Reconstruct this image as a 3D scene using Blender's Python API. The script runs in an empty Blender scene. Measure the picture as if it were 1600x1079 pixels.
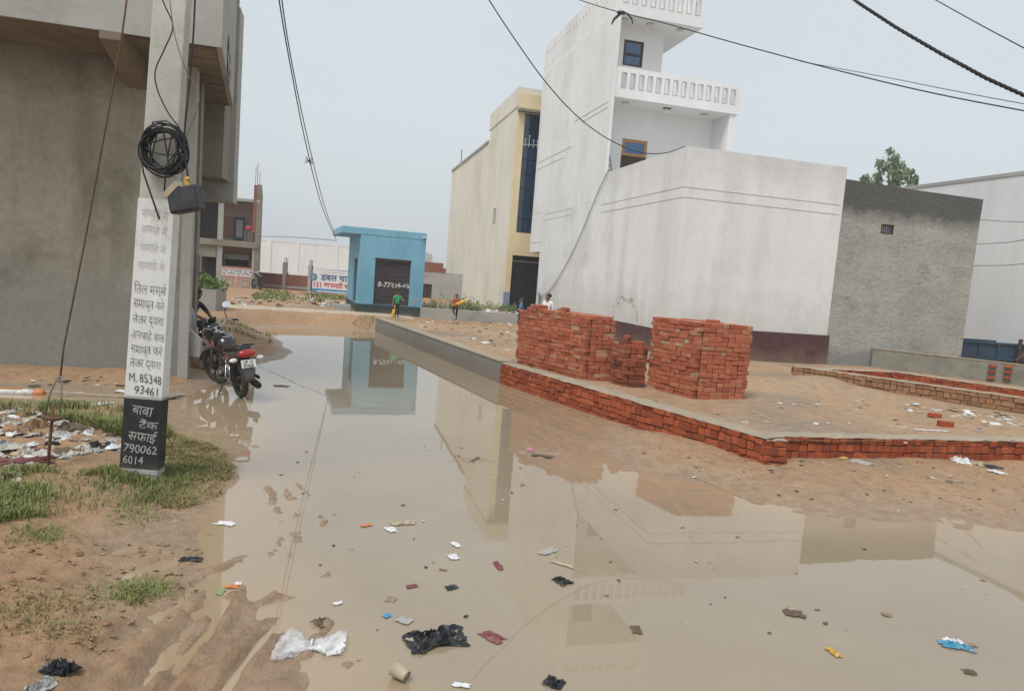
import bpy, bmesh, math, random
import numpy as np
from mathutils import Vector, Matrix, noise as mnoise

random.seed(7)
S = bpy.context.scene
COL = S.collection
R_ = math.radians

# ---------------------------------------------------------------- camera
CAM_H = 2.2
FOCAL = 1100.0                      # in pixels of a 1600 px wide picture
_dn = Vector((-78.17 - 800.0, -(11806.45 - 539.5), -FOCAL)).normalized()   # where 'down' points in camera axes
_up = -_dn
_fy = (Vector((0, 0, -1)) - _up * Vector((0, 0, -1)).dot(_up)).normalized()
_fx = _fy.cross(_up)
RCAM = Matrix((_fx, _fy, _up))      # camera axes -> world axes
cam_d = bpy.data.cameras.new('camera')
cam = bpy.data.objects.new('camera', cam_d)
COL.objects.link(cam)
cam_d.sensor_width = 36.0
cam_d.lens = FOCAL / 1600.0 * 36.0
cam_d.clip_start = 0.05
cam_d.clip_end = 3000
cam.matrix_world = Matrix.Translation((0, 0, CAM_H)) @ RCAM.to_4x4()
S.camera = cam

# ---------------------------------------------------------------- world, sun, exposure
SUN_EL, SUN_AZ = 60.0, 212.0        # sun high, behind the camera to the left (azimuth from +Y towards +X)
wd = bpy.data.worlds.new('World')
S.world = wd
wd.use_nodes = True
nt = wd.node_tree
nt.nodes.clear()
wo = nt.nodes.new('ShaderNodeOutputWorld')
bg = nt.nodes.new('ShaderNodeBackground')
sk = nt.nodes.new('ShaderNodeTexSky')
sk.sky_type = 'NISHITA'
sk.sun_disc = False
sk.sun_elevation = R_(SUN_EL)
sk.sun_rotation = R_(SUN_AZ)
sk.air_density = 1.0
sk.dust_density = 6.0
sk.ozone_density = 1.0
hz = nt.nodes.new('ShaderNodeMix')   # thin even cloud sheet: flattens the clear sky towards pale grey
hz.data_type = 'RGBA'
hz.inputs[0].default_value = 0.82
wtc = nt.nodes.new('ShaderNodeTexCoord')
wns = nt.nodes.new('ShaderNodeTexNoise'); wns.inputs['Scale'].default_value = 1.6; wns.inputs['Detail'].default_value = 5
wmp = nt.nodes.new('ShaderNodeMapping'); wmp.inputs['Scale'].default_value = (1, 1, 2.6)
nt.links.new(wtc.outputs['Generated'], wmp.inputs[0]); nt.links.new(wmp.outputs[0], wns.inputs['Vector'])
wrp = nt.nodes.new('ShaderNodeValToRGB')
wrp.color_ramp.elements[0].position = 0.3; wrp.color_ramp.elements[0].color = (0.555, 0.61, 0.645, 1)
wrp.color_ramp.elements[1].position = 0.7; wrp.color_ramp.elements[1].color = (0.60, 0.645, 0.67, 1)
nt.links.new(wns.outputs['Fac'], wrp.inputs[0])
wsc = nt.nodes.new('ShaderNodeVectorMath'); wsc.operation = 'SCALE'; wsc.inputs['Scale'].default_value = 10.0
nt.links.new(wrp.outputs[0], wsc.inputs[0]); nt.links.new(wsc.outputs[0], hz.inputs[7])
nt.links.new(sk.outputs[0], hz.inputs[6])
nt.links.new(hz.outputs[2], bg.inputs[0])
bg.inputs[1].default_value = 0.1
nt.links.new(bg.outputs[0], wo.inputs[0])

sun_d = bpy.data.lights.new('sun', 'SUN')
sun_d.energy = 1.9
sun_d.angle = R_(26)
sun_d.color = (1.0, 0.985, 0.955)
sun = bpy.data.objects.new('sun', sun_d)
COL.objects.link(sun)
_sd = Vector((math.sin(R_(SUN_AZ)) * math.cos(R_(SUN_EL)), math.cos(R_(SUN_AZ)) * math.cos(R_(SUN_EL)), math.sin(R_(SUN_EL))))
sun.rotation_euler = _sd.to_track_quat('Z', 'Y').to_euler()
sun.location = (6, -6, 20)
S.view_settings.view_transform = 'Standard'
S.view_settings.look = 'None'
S.view_settings.exposure = 0.40
S.view_settings.gamma = 1.0
S.view_settings.use_curve_mapping = False

# ---------------------------------------------------------------- survey helpers
def ray(px, py):
    return RCAM @ Vector((px - 800.0, -(py - 539.5), -FOCAL))
def G(px, py, z=0.0):               # survey: sighted point on the level z
    r = ray(px, py)
    t = (z - CAM_H) / r.z
    return Vector((r.x * t, r.y * t, z))
def D(px, py, Y):                   # survey: sighted point at distance Y
    r = ray(px, py)
    t = Y / r.y
    return Vector((r.x * t, Y, CAM_H + r.z * t))

# ---------------------------------------------------------------- mesh builder
class MB:
    def __init__(s):
        s.v = []; s.f = []; s.mi = []; s.cur = 0
    def add(s, vs, fs, M=None):
        b = len(s.v)
        if M is not None:
            vs = [M @ Vector(p) for p in vs]
        s.v.extend([tuple(p) for p in vs])
        s.f.extend([tuple(i + b for i in f) for f in fs])
        s.mi.extend([s.cur] * len(fs))
        return s
    def box(s, x0, x1, y0, y1, z0, z1, M=None):
        vs = [(x0, y0, z0), (x1, y0, z0), (x1, y1, z0), (x0, y1, z0), (x0, y0, z1), (x1, y0, z1), (x1, y1, z1), (x0, y1, z1)]
        return s.add(vs, [(0, 3, 2, 1), (4, 5, 6, 7), (0, 1, 5, 4), (1, 2, 6, 5), (2, 3, 7, 6), (3, 0, 4, 7)], M)
    def prism(s, pts, axis, a, b, M=None):
        def mk(p, q, w):
            return (w, p, q) if axis == 'x' else ((p, w, q) if axis == 'y' else (p, q, w))
        n = len(pts)
        vs = [mk(p, q, a) for p, q in pts] + [mk(p, q, b) for p, q in pts]
        fs = [tuple(range(n))[::-1], tuple(range(n, 2 * n))]
        for i in range(n):
            j = (i + 1) % n
            fs.append((i, j, n + j, n + i))
        return s.add(vs, fs, M)
    def tube(s, pts, r, n=6, M=None, cap=True, sq=1.0):
        pts = [Vector(p) for p in pts]
        k = len(pts)
        rs = r if isinstance(r, (list, tuple)) else [r] * k
        vs = []
        ref = None
        for i in range(k):
            t = (pts[min(i + 1, k - 1)] - pts[max(i - 1, 0)])
            t = t.normalized() if t.length > 1e-9 else Vector((0, 0, 1))
            if ref is None:
                ref = Vector((0, 0, 1)) if abs(t.z) < 0.9 else Vector((1, 0, 0))
            a = (ref - t * ref.dot(t))
            a = a.normalized() if a.length > 1e-6 else t.orthogonal().normalized()
            b = t.cross(a)
            ref = a
            for j in range(n):
                th = 2 * math.pi * j / n
                vs.append(pts[i] + (a * math.cos(th) * sq + b * math.sin(th)) * rs[i])
        fs = []
        for i in range(k - 1):
            for j in range(n):
                q = (j + 1) % n
                fs.append((i * n + j, i * n + q, (i + 1) * n + q, (i + 1) * n + j))
        if cap:
            fs.append(tuple(range(n))[::-1])
            fs.append(tuple((k - 1) * n + j for j in range(n)))
        return s.add(vs, fs, M)
    def lathe(s, prof, n=20, M=None):
        vs = []; fs = []
        k = len(prof)
        for i in range(n):
            th = 2 * math.pi * i / n
            for r, z in prof:
                vs.append((r * math.cos(th), r * math.sin(th), z))
        for i in range(n):
            q = (i + 1) % n
            for j in range(k - 1):
                fs.append((i * k + j, q * k + j, q * k + j + 1, i * k + j + 1))
        return s.add(vs, fs, M)
    def torus(s, R, r, n=28, m=8, M=None):
        vs = []; fs = []
        for i in range(n):
            th = 2 * math.pi * i / n
            for j in range(m):
                ph = 2 * math.pi * j / m
                vs.append(((R + r * math.cos(ph)) * math.cos(th), (R + r * math.cos(ph)) * math.sin(th), r * math.sin(ph)))
        for i in range(n):
            for j in range(m):
                a, b = (i + 1) % n, (j + 1) % m
                fs.append((i * m + j, a * m + j, a * m + b, i * m + b))
        return s.add(vs, fs, M)
    def ball(s, c, rad, nu=14, nv=9, M=None):
        vs = []; fs = []
        for j in range(nv + 1):
            ph = math.pi * j / nv
            for i in range(nu):
                th = 2 * math.pi * i / nu
                vs.append((c[0] + rad[0] * math.sin(ph) * math.cos(th), c[1] + rad[1] * math.sin(ph) * math.sin(th), c[2] + rad[2] * math.cos(ph)))
        for j in range(nv):
            for i in range(nu):
                q = (i + 1) % nu
                fs.append((j * nu + i, (j + 1) * nu + i, (j + 1) * nu + q, j * nu + q))
        return s.add(vs, fs, M)
    def loft(s, rings, M=None, cap=True):
        n = len(rings[0]); vs = [p for r in rings for p in r]; fs = []
        for i in range(len(rings) - 1):
            for j in range(n):
                q = (j + 1) % n
                fs.append((i * n + j, i * n + q, (i + 1) * n + q, (i + 1) * n + j))
        if cap:
            fs.append(tuple(range(n))[::-1]); fs.append(tuple((len(rings) - 1) * n + j for j in range(n)))
        return s.add(vs, fs, M)
    def holed(s, x0, x1, z0, z1, y0, y1, holes, M=None, swap=False):
        # a slab in the XZ plane (YZ when swap) from y0 to y1 with rectangular openings (hx0,hx1,hz0,hz1)
        xs = sorted({x0, x1, *[min(max(h[i], x0), x1) for h in holes for i in (0, 1)]})
        zs = sorted({z0, z1, *[min(max(h[i], z0), z1) for h in holes for i in (2, 3)]})
        nx, nz = len(xs) - 1, len(zs) - 1
        def solid(i, k):
            if i < 0 or k < 0 or i >= nx or k >= nz:
                return False
            cx, cz = (xs[i] + xs[i + 1]) / 2, (zs[k] + zs[k + 1]) / 2
            return not any(h[0] < cx < h[1] and h[2] < cz < h[3] for h in holes)
        def pt(x, y, z):
            return (y, x, z) if swap else (x, y, z)
        for i in range(nx):
            for k in range(nz):
                if not solid(i, k):
                    continue
                a, b, c, d = xs[i], xs[i + 1], zs[k], zs[k + 1]
                q = [pt(a, y0, c), pt(b, y0, c), pt(b, y0, d), pt(a, y0, d), pt(a, y1, c), pt(b, y1, c), pt(b, y1, d), pt(a, y1, d)]
                fs = [(0, 1, 2, 3), (5, 4, 7, 6)]
                if not solid(i - 1, k): fs.append((4, 0, 3, 7))
                if not solid(i + 1, k): fs.append((1, 5, 6, 2))
                if not solid(i, k - 1): fs.append((4, 5, 1, 0))
                if not solid(i, k + 1): fs.append((3, 2, 6, 7))
                if swap:
                    fs = [f[::-1] for f in fs]
                s.add(q, fs, M)
        return s
    def mesh(s, name, mats, smooth=False):
        me = bpy.data.meshes.new(name)
        me.from_pydata(s.v, [], s.f)
        for m in (mats if isinstance(mats, (list, tuple)) else [mats]):
            me.materials.append(MT[m] if isinstance(m, str) else m)
        if max(s.mi, default=0) > 0:
            me.polygons.foreach_set('material_index', s.mi)
        if smooth:
            me.polygons.foreach_set('use_smooth', [True] * len(me.polygons))
        me.validate()
        me.update()
        return me
    def build(s, name, mats, parent=None, smooth=False, bevel=0.0, loc=None):
        o = bpy.data.objects.new(name, s.mesh(name, mats, smooth))
        COL.objects.link(o)
        if parent is not None:
            o.parent = parent
        if loc is not None:
            o.location = loc
        if bevel:
            b = o.modifiers.new('bevel', 'BEVEL')
            b.width = bevel; b.segments = 2; b.limit_method = 'ANGLE'; b.angle_limit = R_(40)
        return o

def tag(o, label=None, cat=None, group=None, kind=None):
    if label: o['label'] = label
    if cat: o['category'] = cat
    if group: o['group'] = group
    if kind: o['kind'] = kind
    return o
def thing(name, label, cat, loc=(0, 0, 0), rz=0.0, group=None):
    o = bpy.data.objects.new(name, None)
    COL.objects.link(o)
    o.empty_display_size = 0.2
    o.location = loc
    o.rotation_euler = (0, 0, rz)
    return tag(o, label, cat, group)
def Rz(a): return Matrix.Rotation(a, 4, 'Z')
def Rx(a): return Matrix.Rotation(a, 4, 'X')
def Ry(a): return Matrix.Rotation(a, 4, 'Y')
def T(*p): return Matrix.Translation(p)

# ---------------------------------------------------------------- materials
MT = {}
def newmat(name):
    m = bpy.data.materials.new(name)
    m.use_nodes = True
    n = m.node_tree
    return m, n, n.nodes['Principled BSDF']
def _noise(n, vec, scale, detail=4, rough=0.6, sc3=None):
    t = n.nodes.new('ShaderNodeTexNoise')
    t.inputs['Scale'].default_value = scale
    t.inputs['Detail'].default_value = detail
    t.inputs['Roughness'].default_value = rough
    if sc3:
        mp = n.nodes.new('ShaderNodeMapping')
        mp.inputs['Scale'].default_value = sc3
        n.links.new(vec, mp.inputs['Vector'])
        vec = mp.outputs[0]
    n.links.new(vec, t.inputs['Vector'])
    return t.outputs['Fac']
def _ramp(n, fac, stops):
    r = n.nodes.new('ShaderNodeValToRGB')
    e = r.color_ramp.elements
    while len(e) < len(stops):
        e.new(0.5)
    for i, (p, c) in enumerate(stops):
        e[i].position = p
        e[i].color = (*c, 1) if len(c) == 3 else c
    n.links.new(fac, r.inputs[0])
    return r.outputs[0]
def _mix(n, fac, a, b, mode='MIX'):
    m = n.nodes.new('ShaderNodeMix')
    m.data_type = 'RGBA'
    m.blend_type = mode
    for sock, val in ((m.inputs[0], fac), (m.inputs[6], a), (m.inputs[7], b)):
        if isinstance(val, (int, float)):
            sock.default_value = val
        elif isinstance(val, (tuple, list)):
            sock.default_value = (*val, 1) if len(val) == 3 else val
        else:
            n.links.new(val, sock)
    return m.outputs[2]
def _bump(n, b, h, strength, dist=0.02, prev=None):
    u = n.nodes.new('ShaderNodeBump')
    u.inputs['Strength'].default_value = strength
    u.inputs['Distance'].default_value = dist
    n.links.new(h, u.inputs['Height'])
    if prev is not None:
        n.links.new(prev, u.inputs['Normal'])
    n.links.new(u.outputs[0], b.inputs['Normal'])
    return u.outputs[0]
def surf(name, c1, c2, scale=3.0, rough=0.85, bump=0.25, bscale=40, fine=0.16, stain=None, streak=None, low=None, high=None, metallic=0.0, spec=0.35, coords='Object', bdist=0.01, squash=None):
    """two-tone noisy surface; stain=(colour, amount, scale); streak=(colour, amount): rain streaks running down; low=(colour, z0, z1): dirt splash band of its own shape near the foot"""
    m, n, b = newmat(name)
    tc = n.nodes.new('ShaderNodeTexCoord')
    v = tc.outputs[coords]
    v0 = v
    if squash:
        mpq = n.nodes.new('ShaderNodeMapping'); mpq.inputs['Scale'].default_value = squash
        n.links.new(v, mpq.inputs[0]); v = mpq.outputs[0]
    col = _ramp(n, _noise(n, v, scale, 6, 0.62), [(0.3, c1), (0.7, c2)])
    if stain:
        f = _ramp(n, _noise(n, v, stain[2], 8, 0.7), [(0.52, (0, 0, 0)), (0.72, (stain[1],) * 3)])
        col = _mix(n, f, col, stain[0])
    if streak:
        f = _ramp(n, _noise(n, v, 1.0, 7, 0.65, (1.3, 1.3, 0.16)), [(0.47, (0, 0, 0)), (0.75, (streak[1],) * 3)])
        col = _mix(n, f, col, streak[0])
    if low:
        sp = n.nodes.new('ShaderNodeSeparateXYZ')
        n.links.new(v0, sp.inputs[0])
        ad = n.nodes.new('ShaderNodeMath'); ad.operation = 'MULTIPLY_ADD'
        n.links.new(_noise(n, v0, 1.7, 6, 0.65), ad.inputs[0])
        ad.inputs[1].default_value = -(low[2] - low[1]) * 1.6
        n.links.new(sp.outputs[2], ad.inputs[2])
        mr = n.nodes.new('ShaderNodeMapRange')
        d = (low[2] - low[1]) * 0.8
        mr.inputs[1].default_value = low[1] - d; mr.inputs[2].default_value = low[2] - d
        mr.inputs[3].default_value = low[3] if len(low) > 3 else 0.8; mr.inputs[4].default_value = 0
        n.links.new(ad.outputs[0], mr.inputs[0])
        col = _mix(n, mr.outputs[0], col, low[0])
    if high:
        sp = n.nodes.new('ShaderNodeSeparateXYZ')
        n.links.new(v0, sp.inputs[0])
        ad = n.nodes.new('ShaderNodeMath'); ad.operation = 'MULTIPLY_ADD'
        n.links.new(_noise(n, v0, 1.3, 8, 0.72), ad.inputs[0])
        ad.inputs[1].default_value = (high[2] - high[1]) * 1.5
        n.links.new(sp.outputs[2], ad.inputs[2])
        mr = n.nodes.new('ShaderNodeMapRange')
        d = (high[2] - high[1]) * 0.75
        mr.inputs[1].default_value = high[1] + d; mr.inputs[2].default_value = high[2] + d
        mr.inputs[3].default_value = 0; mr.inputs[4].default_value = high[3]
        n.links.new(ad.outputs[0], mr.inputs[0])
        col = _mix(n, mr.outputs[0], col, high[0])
    fn = _noise(n, v, scale * 14, 5, 0.7)
    col = _mix(n, fine * 2.2, col, _ramp(n, fn, [(0.25, (0.45, 0.45, 0.45)), (0.75, (1, 1, 1))]), 'MULTIPLY')
    n.links.new(col, b.inputs['Base Color'])
    b.inputs['Roughness'].default_value = rough
    b.inputs['Metallic'].default_value = metallic
    b.inputs['Specular IOR Level'].default_value = spec
    if bump:
        _bump(n, b, _noise(n, v, bscale, 6, 0.7), bump, bdist)
    MT[name] = m
    return m

surf('concrete_old', (0.235, 0.215, 0.165), (0.335, 0.305, 0.245), 1.1, 0.9, 0.35, 30, 0.2, stain=((0.085, 0.08, 0.066), 0.5, 0.9), streak=((0.10, 0.092, 0.072), 0.5))
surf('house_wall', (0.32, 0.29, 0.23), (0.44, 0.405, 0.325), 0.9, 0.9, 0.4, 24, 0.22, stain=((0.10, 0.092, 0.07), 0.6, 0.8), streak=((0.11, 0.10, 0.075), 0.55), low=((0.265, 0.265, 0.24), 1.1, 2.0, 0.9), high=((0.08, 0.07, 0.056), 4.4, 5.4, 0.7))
surf('concrete_wall_dado', (0.215, 0.215, 0.205), (0.30, 0.295, 0.275), 1.6, 0.9, 0.45, 24, 0.2, stain=((0.075, 0.077, 0.075), 0.7, 1.6), low=((0.22, 0.18, 0.13), 0.1, 0.55, 0.7))
surf('concrete_light', (0.36, 0.355, 0.33), (0.45, 0.44, 0.41), 1.4, 0.9, 0.25, 34, 0.14, stain=((0.19, 0.185, 0.17), 0.5, 1.2))
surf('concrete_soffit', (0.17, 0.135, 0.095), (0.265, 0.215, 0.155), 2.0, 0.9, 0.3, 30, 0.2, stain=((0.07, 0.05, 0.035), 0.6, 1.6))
surf('pole_concrete', (0.42, 0.42, 0.37), (0.53, 0.53, 0.475), 2.0, 0.88, 0.2, 60, 0.12, stain=((0.26, 0.25, 0.21), 0.45, 3.0))
surf('paint_white_pole', (0.62, 0.63, 0.62), (0.73, 0.735, 0.72), 5.0, 0.7, 0.15, 50, 0.08, stain=((0.38, 0.35, 0.28), 0.5, 3.5))
surf('paint_black_pole', (0.012, 0.013, 0.015), (0.03, 0.03, 0.032), 6.0, 0.6, 0.2, 50, 0.1, stain=((0.12, 0.11, 0.10), 0.35, 5.0), low=((0.22, 0.19, 0.15), 0.0, 0.28, 0.6))
surf('white_plaster', (0.74, 0.74, 0.735), (0.83, 0.83, 0.825), 0.5, 0.85, 0.22, 14, 0.08, stain=((0.52, 0.515, 0.50), 0.7, 0.45), streak=((0.52, 0.515, 0.50), 0.45), low=((0.50, 0.485, 0.45), 0.9, 2.6, 0.55), high=((0.50, 0.495, 0.475), 4.9, 6.6, 0.5))
surf('white_tower', (0.74, 0.74, 0.735), (0.83, 0.83, 0.825), 0.45, 0.85, 0.22, 14, 0.08, stain=((0.53, 0.525, 0.51), 0.65, 0.4), streak=((0.52, 0.515, 0.50), 0.4))
surf('white_paint', (0.74, 0.74, 0.735), (0.83, 0.83, 0.825), 0.7, 0.75, 0.1, 22, 0.04, stain=((0.6, 0.6, 0.59), 0.35, 0.8))
surf('white_far', (0.70, 0.70, 0.70), (0.78, 0.78, 0.775), 0.35, 0.85, 0.1, 12, 0.04, streak=((0.56, 0.56, 0.55), 0.45))
surf('maroon_dado', (0.075, 0.034, 0.036), (0.12, 0.058, 0.058), 2.2, 0.8, 0.3, 30, 0.2, stain=((0.19, 0.14, 0.12), 0.5, 2.0), low=((0.26, 0.19, 0.13), 0.3, 0.75, 0.75))
surf('grey_render', (0.36, 0.355, 0.325), (0.50, 0.485, 0.42), 0.8, 0.92, 0.8, 6, 0.3, squash=(0.85, 0.85, 1.35), stain=((0.27, 0.265, 0.25), 0.75, 1.2), low=((0.26, 0.265, 0.262), 0.65, 0.95, 0.8), high=((0.095, 0.094, 0.09), 4.5, 4.95, 0.92), bdist=0.04)
surf('grey_render_dark', (0.09, 0.09, 0.088), (0.17, 0.168, 0.16), 1.8, 0.92, 0.6, 10, 0.3, stain=((0.26, 0.255, 0.24), 0.5, 1.1), bdist=0.02)
surf('cream_plaster', (0.67, 0.65, 0.56), (0.745, 0.725, 0.635), 0.45, 0.88, 0.15, 18, 0.06, stain=((0.50, 0.46, 0.36), 0.6, 0.3), streak=((0.50, 0.46, 0.36), 0.4))
surf('yellow_paint', (0.71, 0.585, 0.36), (0.78, 0.66, 0.43), 0.8, 0.75, 0.1, 20, 0.05, streak=((0.5, 0.4, 0.24), 0.35))
surf('blue_paint', (0.20, 0.455, 0.62), (0.26, 0.54, 0.71), 1.1, 0.75, 0.5, 11, 0.16, low=((0.145, 0.365, 0.48), 1.6, 2.7, 0.6), stain=((0.42, 0.63, 0.73), 0.5, 1.6), streak=((0.12, 0.30, 0.41), 0.4), bdist=0.02)
surf('green_plinth', (0.035, 0.055, 0.055), (0.055, 0.082, 0.08), 2.0, 0.8, 0.3, 20, 0.2, low=((0.25, 0.2, 0.15), 0.2, 0.55, 0.6))
surf('shutter_paint', (0.05, 0.042, 0.045), (0.075, 0.062, 0.064), 2.0, 0.55, 0.1, 40, 0.15, stain=((0.13, 0.11, 0.10), 0.35, 2.5))
surf('gate_dark', (0.014, 0.013, 0.014), (0.026, 0.024, 0.025), 2.0, 0.5, 0.1, 30, 0.1)
surf('pink_plaster', (0.50, 0.38, 0.34), (0.58, 0.45, 0.40), 0.9, 0.85, 0.15, 20, 0.08, stain=((0.33, 0.24, 0.2), 0.5, 0.9))
surf('orange_plaster', (0.44, 0.21, 0.14), (0.52, 0.26, 0.18), 0.9, 0.85, 0.15, 20, 0.08)
surf('orange_trim', (0.62, 0.30, 0.19), (0.68, 0.36, 0.24), 2, 0.8, 0.05, 20, 0.06)
surf('brick_far', (0.235, 0.095, 0.066), (0.34, 0.15, 0.10), 4.0, 0.9, 0.4, 18, 0.3, stain=((0.30, 0.24, 0.19), 0.5, 3.0))
surf('mortar', (0.13, 0.10, 0.078), (0.24, 0.20, 0.16), 6, 0.95, 0.6, 40, 0.2, bdist=0.02)
surf('cement_cap', (0.31, 0.25, 0.18), (0.41, 0.345, 0.26), 3.2, 0.92, 0.5, 30, 0.18, stain=((0.27, 0.21, 0.15), 0.6, 3.0), bdist=0.015)
surf('plaster_lowwall', (0.20, 0.195, 0.165), (0.325, 0.31, 0.255), 1.6, 0.92, 0.4, 20, 0.2, stain=((0.11, 0.11, 0.085), 0.75, 1.8))
surf('iron_rust', (0.10, 0.052, 0.032), (0.20, 0.10, 0.058), 20, 0.8, 0.3, 80, 0.2, metallic=0.2)
surf('wire_black', (0.012, 0.012, 0.014), (0.03, 0.03, 0.033), 10, 0.55, 0)
surf('wire_grey', (0.10, 0.10, 0.10), (0.15, 0.15, 0.15), 10, 0.5, 0)
surf('black_plastic', (0.01, 0.01, 0.012), (0.024, 0.025, 0.028), 8, 0.42, 0.1, 60, 0.1)
surf('box_slate', (0.03, 0.035, 0.042), (0.055, 0.06, 0.07), 8, 0.5, 0.2, 60, 0.15, stain=((0.12, 0.115, 0.10), 0.4, 7))
surf('wood_dark', (0.05, 0.024, 0.014), (0.09, 0.045, 0.025), 5, 0.6, 0.1)
surf('wood_light', (0.40, 0.21, 0.09), (0.48, 0.27, 0.125), 5, 0.6, 0.1)
surf('wood_orange', (0.27, 0.10, 0.045), (0.34, 0.14, 0.06), 5, 0.6, 0.1)
surf('pvc_grey', (0.27, 0.28, 0.285), (0.36, 0.37, 0.37), 6, 0.5, 0.05, stain=((0.18, 0.15, 0.11), 0.5, 8))
surf('trailer_blue', (0.02, 0.05, 0.095), (0.035, 0.078, 0.135), 2.5, 0.55, 0.2, 30, 0.15, stain=((0.15, 0.14, 0.12), 0.6, 4))
surf('steel_grey', (0.28, 0.28, 0.28), (0.36, 0.36, 0.36), 6, 0.4, 0.05, metallic=0.6)
surf('tile_blue', (0.14, 0.17, 0.30), (0.36, 0.40, 0.52), 26, 0.35, 0.05, fine=0.1)
def plain(name, c, rough=0.5, metallic=0.0, coat=0.0, spec=0.5, trans=0.0, alpha=1.0):
    m, n, b = newmat(name)
    tc = n.nodes.new('ShaderNodeTexCoord')
    f = _noise(n, tc.outputs['Object'], 18, 4, 0.65)
    n.links.new(_mix(n, 1.0, c, _ramp(n, f, [(0.25, (0.78, 0.78, 0.78)), (0.75, (1.08, 1.08, 1.08))]), 'MULTIPLY'), b.inputs['Base Color'])
    b.inputs['Roughness'].default_value = rough
    b.inputs['Metallic'].default_value = metallic
    b.inputs['Coat Weight'].default_value = coat
    b.inputs['Specular IOR Level'].default_value = spec
    b.inputs['Alpha'].default_value = alpha
    MT[name] = m
    return m
plain('grey_patch', (0.46, 0.46, 0.43), 0.9)
plain('dark_void', (0.016, 0.014, 0.013), 0.9)
plain('glass_blue', (0.035, 0.13, 0.30), 0.06, 0.0, 0, 0.9)
plain('glass_tower', (0.012, 0.05, 0.105), 0.05, 0.0, 0, 0.9)
plain('glass_dark', (0.01, 0.012, 0.016), 0.08, 0, 0, 0.8)
plain('lamp_rim', (0.42, 0.40, 0.37), 0.5)
plain('ink_black', (0.015, 0.015, 0.017), 0.8)
surf('ink_grey', (0.36, 0.36, 0.35), (0.50, 0.50, 0.49), 14, 0.85, 0, stain=((0.10, 0.10, 0.10), 0.8, 30))
surf('ink_brush', (0.015, 0.015, 0.018), (0.05, 0.05, 0.052), 14, 0.85, 0, stain=((0.42, 0.42, 0.40), 0.75, 34))
plain('ink_faint', (0.58, 0.58, 0.57), 0.85)
plain('chalk_white', (0.62, 0.61, 0.58), 0.9)
plain('ink_blue', (0.035, 0.10, 0.25), 0.7)
plain('ink_red', (0.52, 0.055, 0.045), 0.7)
plain('banner_white', (0.74, 0.75, 0.76), 0.6)
plain('banner_blue', (0.06, 0.24, 0.46), 0.6)
plain('banner_yellow', (0.75, 0.38, 0.05), 0.6)
plain('tyre', (0.022, 0.021, 0.02), 0.85)
plain('tyre_muddy', (0.045, 0.036, 0.028), 0.9)
plain('bike_black', (0.008, 0.008, 0.01), 0.22, 0, 0.5)
plain('bike_grey', (0.06, 0.062, 0.066), 0.35, 0, 0.3)
plain('bike_matt', (0.02, 0.02, 0.021), 0.6)
plain('seat_black', (0.018, 0.018, 0.019), 0.55)
plain('chrome', (0.62, 0.62, 0.63), 0.18, 1.0)
plain('engine_metal', (0.17, 0.165, 0.16), 0.45, 0.7)
plain('lens_red', (0.42, 0.012, 0.014), 0.15, 0, 0.6)
plain('lens_clear', (0.74, 0.73, 0.70), 0.15, 0, 0.6)
plain('mirror_glass', (0.88, 0.89, 0.9), 0.03, 1.0)
plain('plate_white', (0.74, 0.74, 0.72), 0.5)
plain('decal_white', (0.7, 0.7, 0.7), 0.4)
plain('bike_maroon', (0.16, 0.02, 0.02), 0.3, 0, 0.4)
plain('skin', (0.24, 0.125, 0.075), 0.6)
plain('hair', (0.012, 0.010, 0.009), 0.6)
plain('shirt_green', (0.035, 0.36, 0.13), 0.85)
plain('shirt_red', (0.42, 0.045, 0.04), 0.85)
plain('shirt_blue', (0.05, 0.17, 0.40), 0.85)
plain('shirt_white', (0.72, 0.73, 0.75), 0.85)
plain('shirt_black', (0.015, 0.015, 0.017), 0.85)
plain('trousers_dark', (0.022, 0.022, 0.03), 0.85)
plain('bat_yellow', (0.78, 0.47, 0.02), 0.45)
plain('cloth_red', (0.45, 0.05, 0.06), 0.85)
surf('plastic_white', (0.607, 0.615, 0.623), (0.74, 0.75, 0.76), 9, 0.5, 0, stain=((0.29, 0.215, 0.14), 0.8, 11))
surf('plastic_dirty', (0.41, 0.389, 0.344), (0.5, 0.475, 0.42), 9, 0.5, 0, stain=((0.29, 0.215, 0.14), 0.8, 11))
surf('plastic_grey', (0.328, 0.324, 0.312), (0.4, 0.395, 0.38), 9, 0.5, 0, stain=((0.29, 0.215, 0.14), 0.8, 11))
surf('plastic_black', (0.012, 0.014, 0.018), (0.03, 0.033, 0.038), 9, 0.32, 0, stain=((0.14, 0.11, 0.085), 0.6, 10))
surf('plastic_pink', (0.508, 0.197, 0.279), (0.62, 0.24, 0.34), 9, 0.5, 0, stain=((0.29, 0.215, 0.14), 0.8, 11))
surf('plastic_blue', (0.057, 0.254, 0.394), (0.07, 0.31, 0.48), 9, 0.5, 0, stain=((0.29, 0.215, 0.14), 0.8, 11))
surf('plastic_orange', (0.541, 0.18, 0.066), (0.66, 0.22, 0.08), 9, 0.5, 0, stain=((0.29, 0.215, 0.14), 0.8, 11))
surf('plastic_yellow', (0.541, 0.344, 0.066), (0.66, 0.42, 0.08), 9, 0.5, 0, stain=((0.29, 0.215, 0.14), 0.8, 11))
surf('plastic_green', (0.23, 0.312, 0.131), (0.28, 0.38, 0.16), 9, 0.5, 0, stain=((0.29, 0.215, 0.14), 0.8, 11))
surf('paper_tan', (0.385, 0.32, 0.23), (0.47, 0.39, 0.28), 9, 0.5, 0, stain=((0.29, 0.215, 0.14), 0.8, 11))
plain('scrap_brown', (0.12, 0.085, 0.058), 0.9)
surf('scrap_maroon', (0.172, 0.049, 0.057), (0.21, 0.06, 0.07), 9, 0.5, 0, stain=((0.29, 0.215, 0.14), 0.8, 11))
plain('bark', (0.26, 0.22, 0.17), 0.9)
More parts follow.
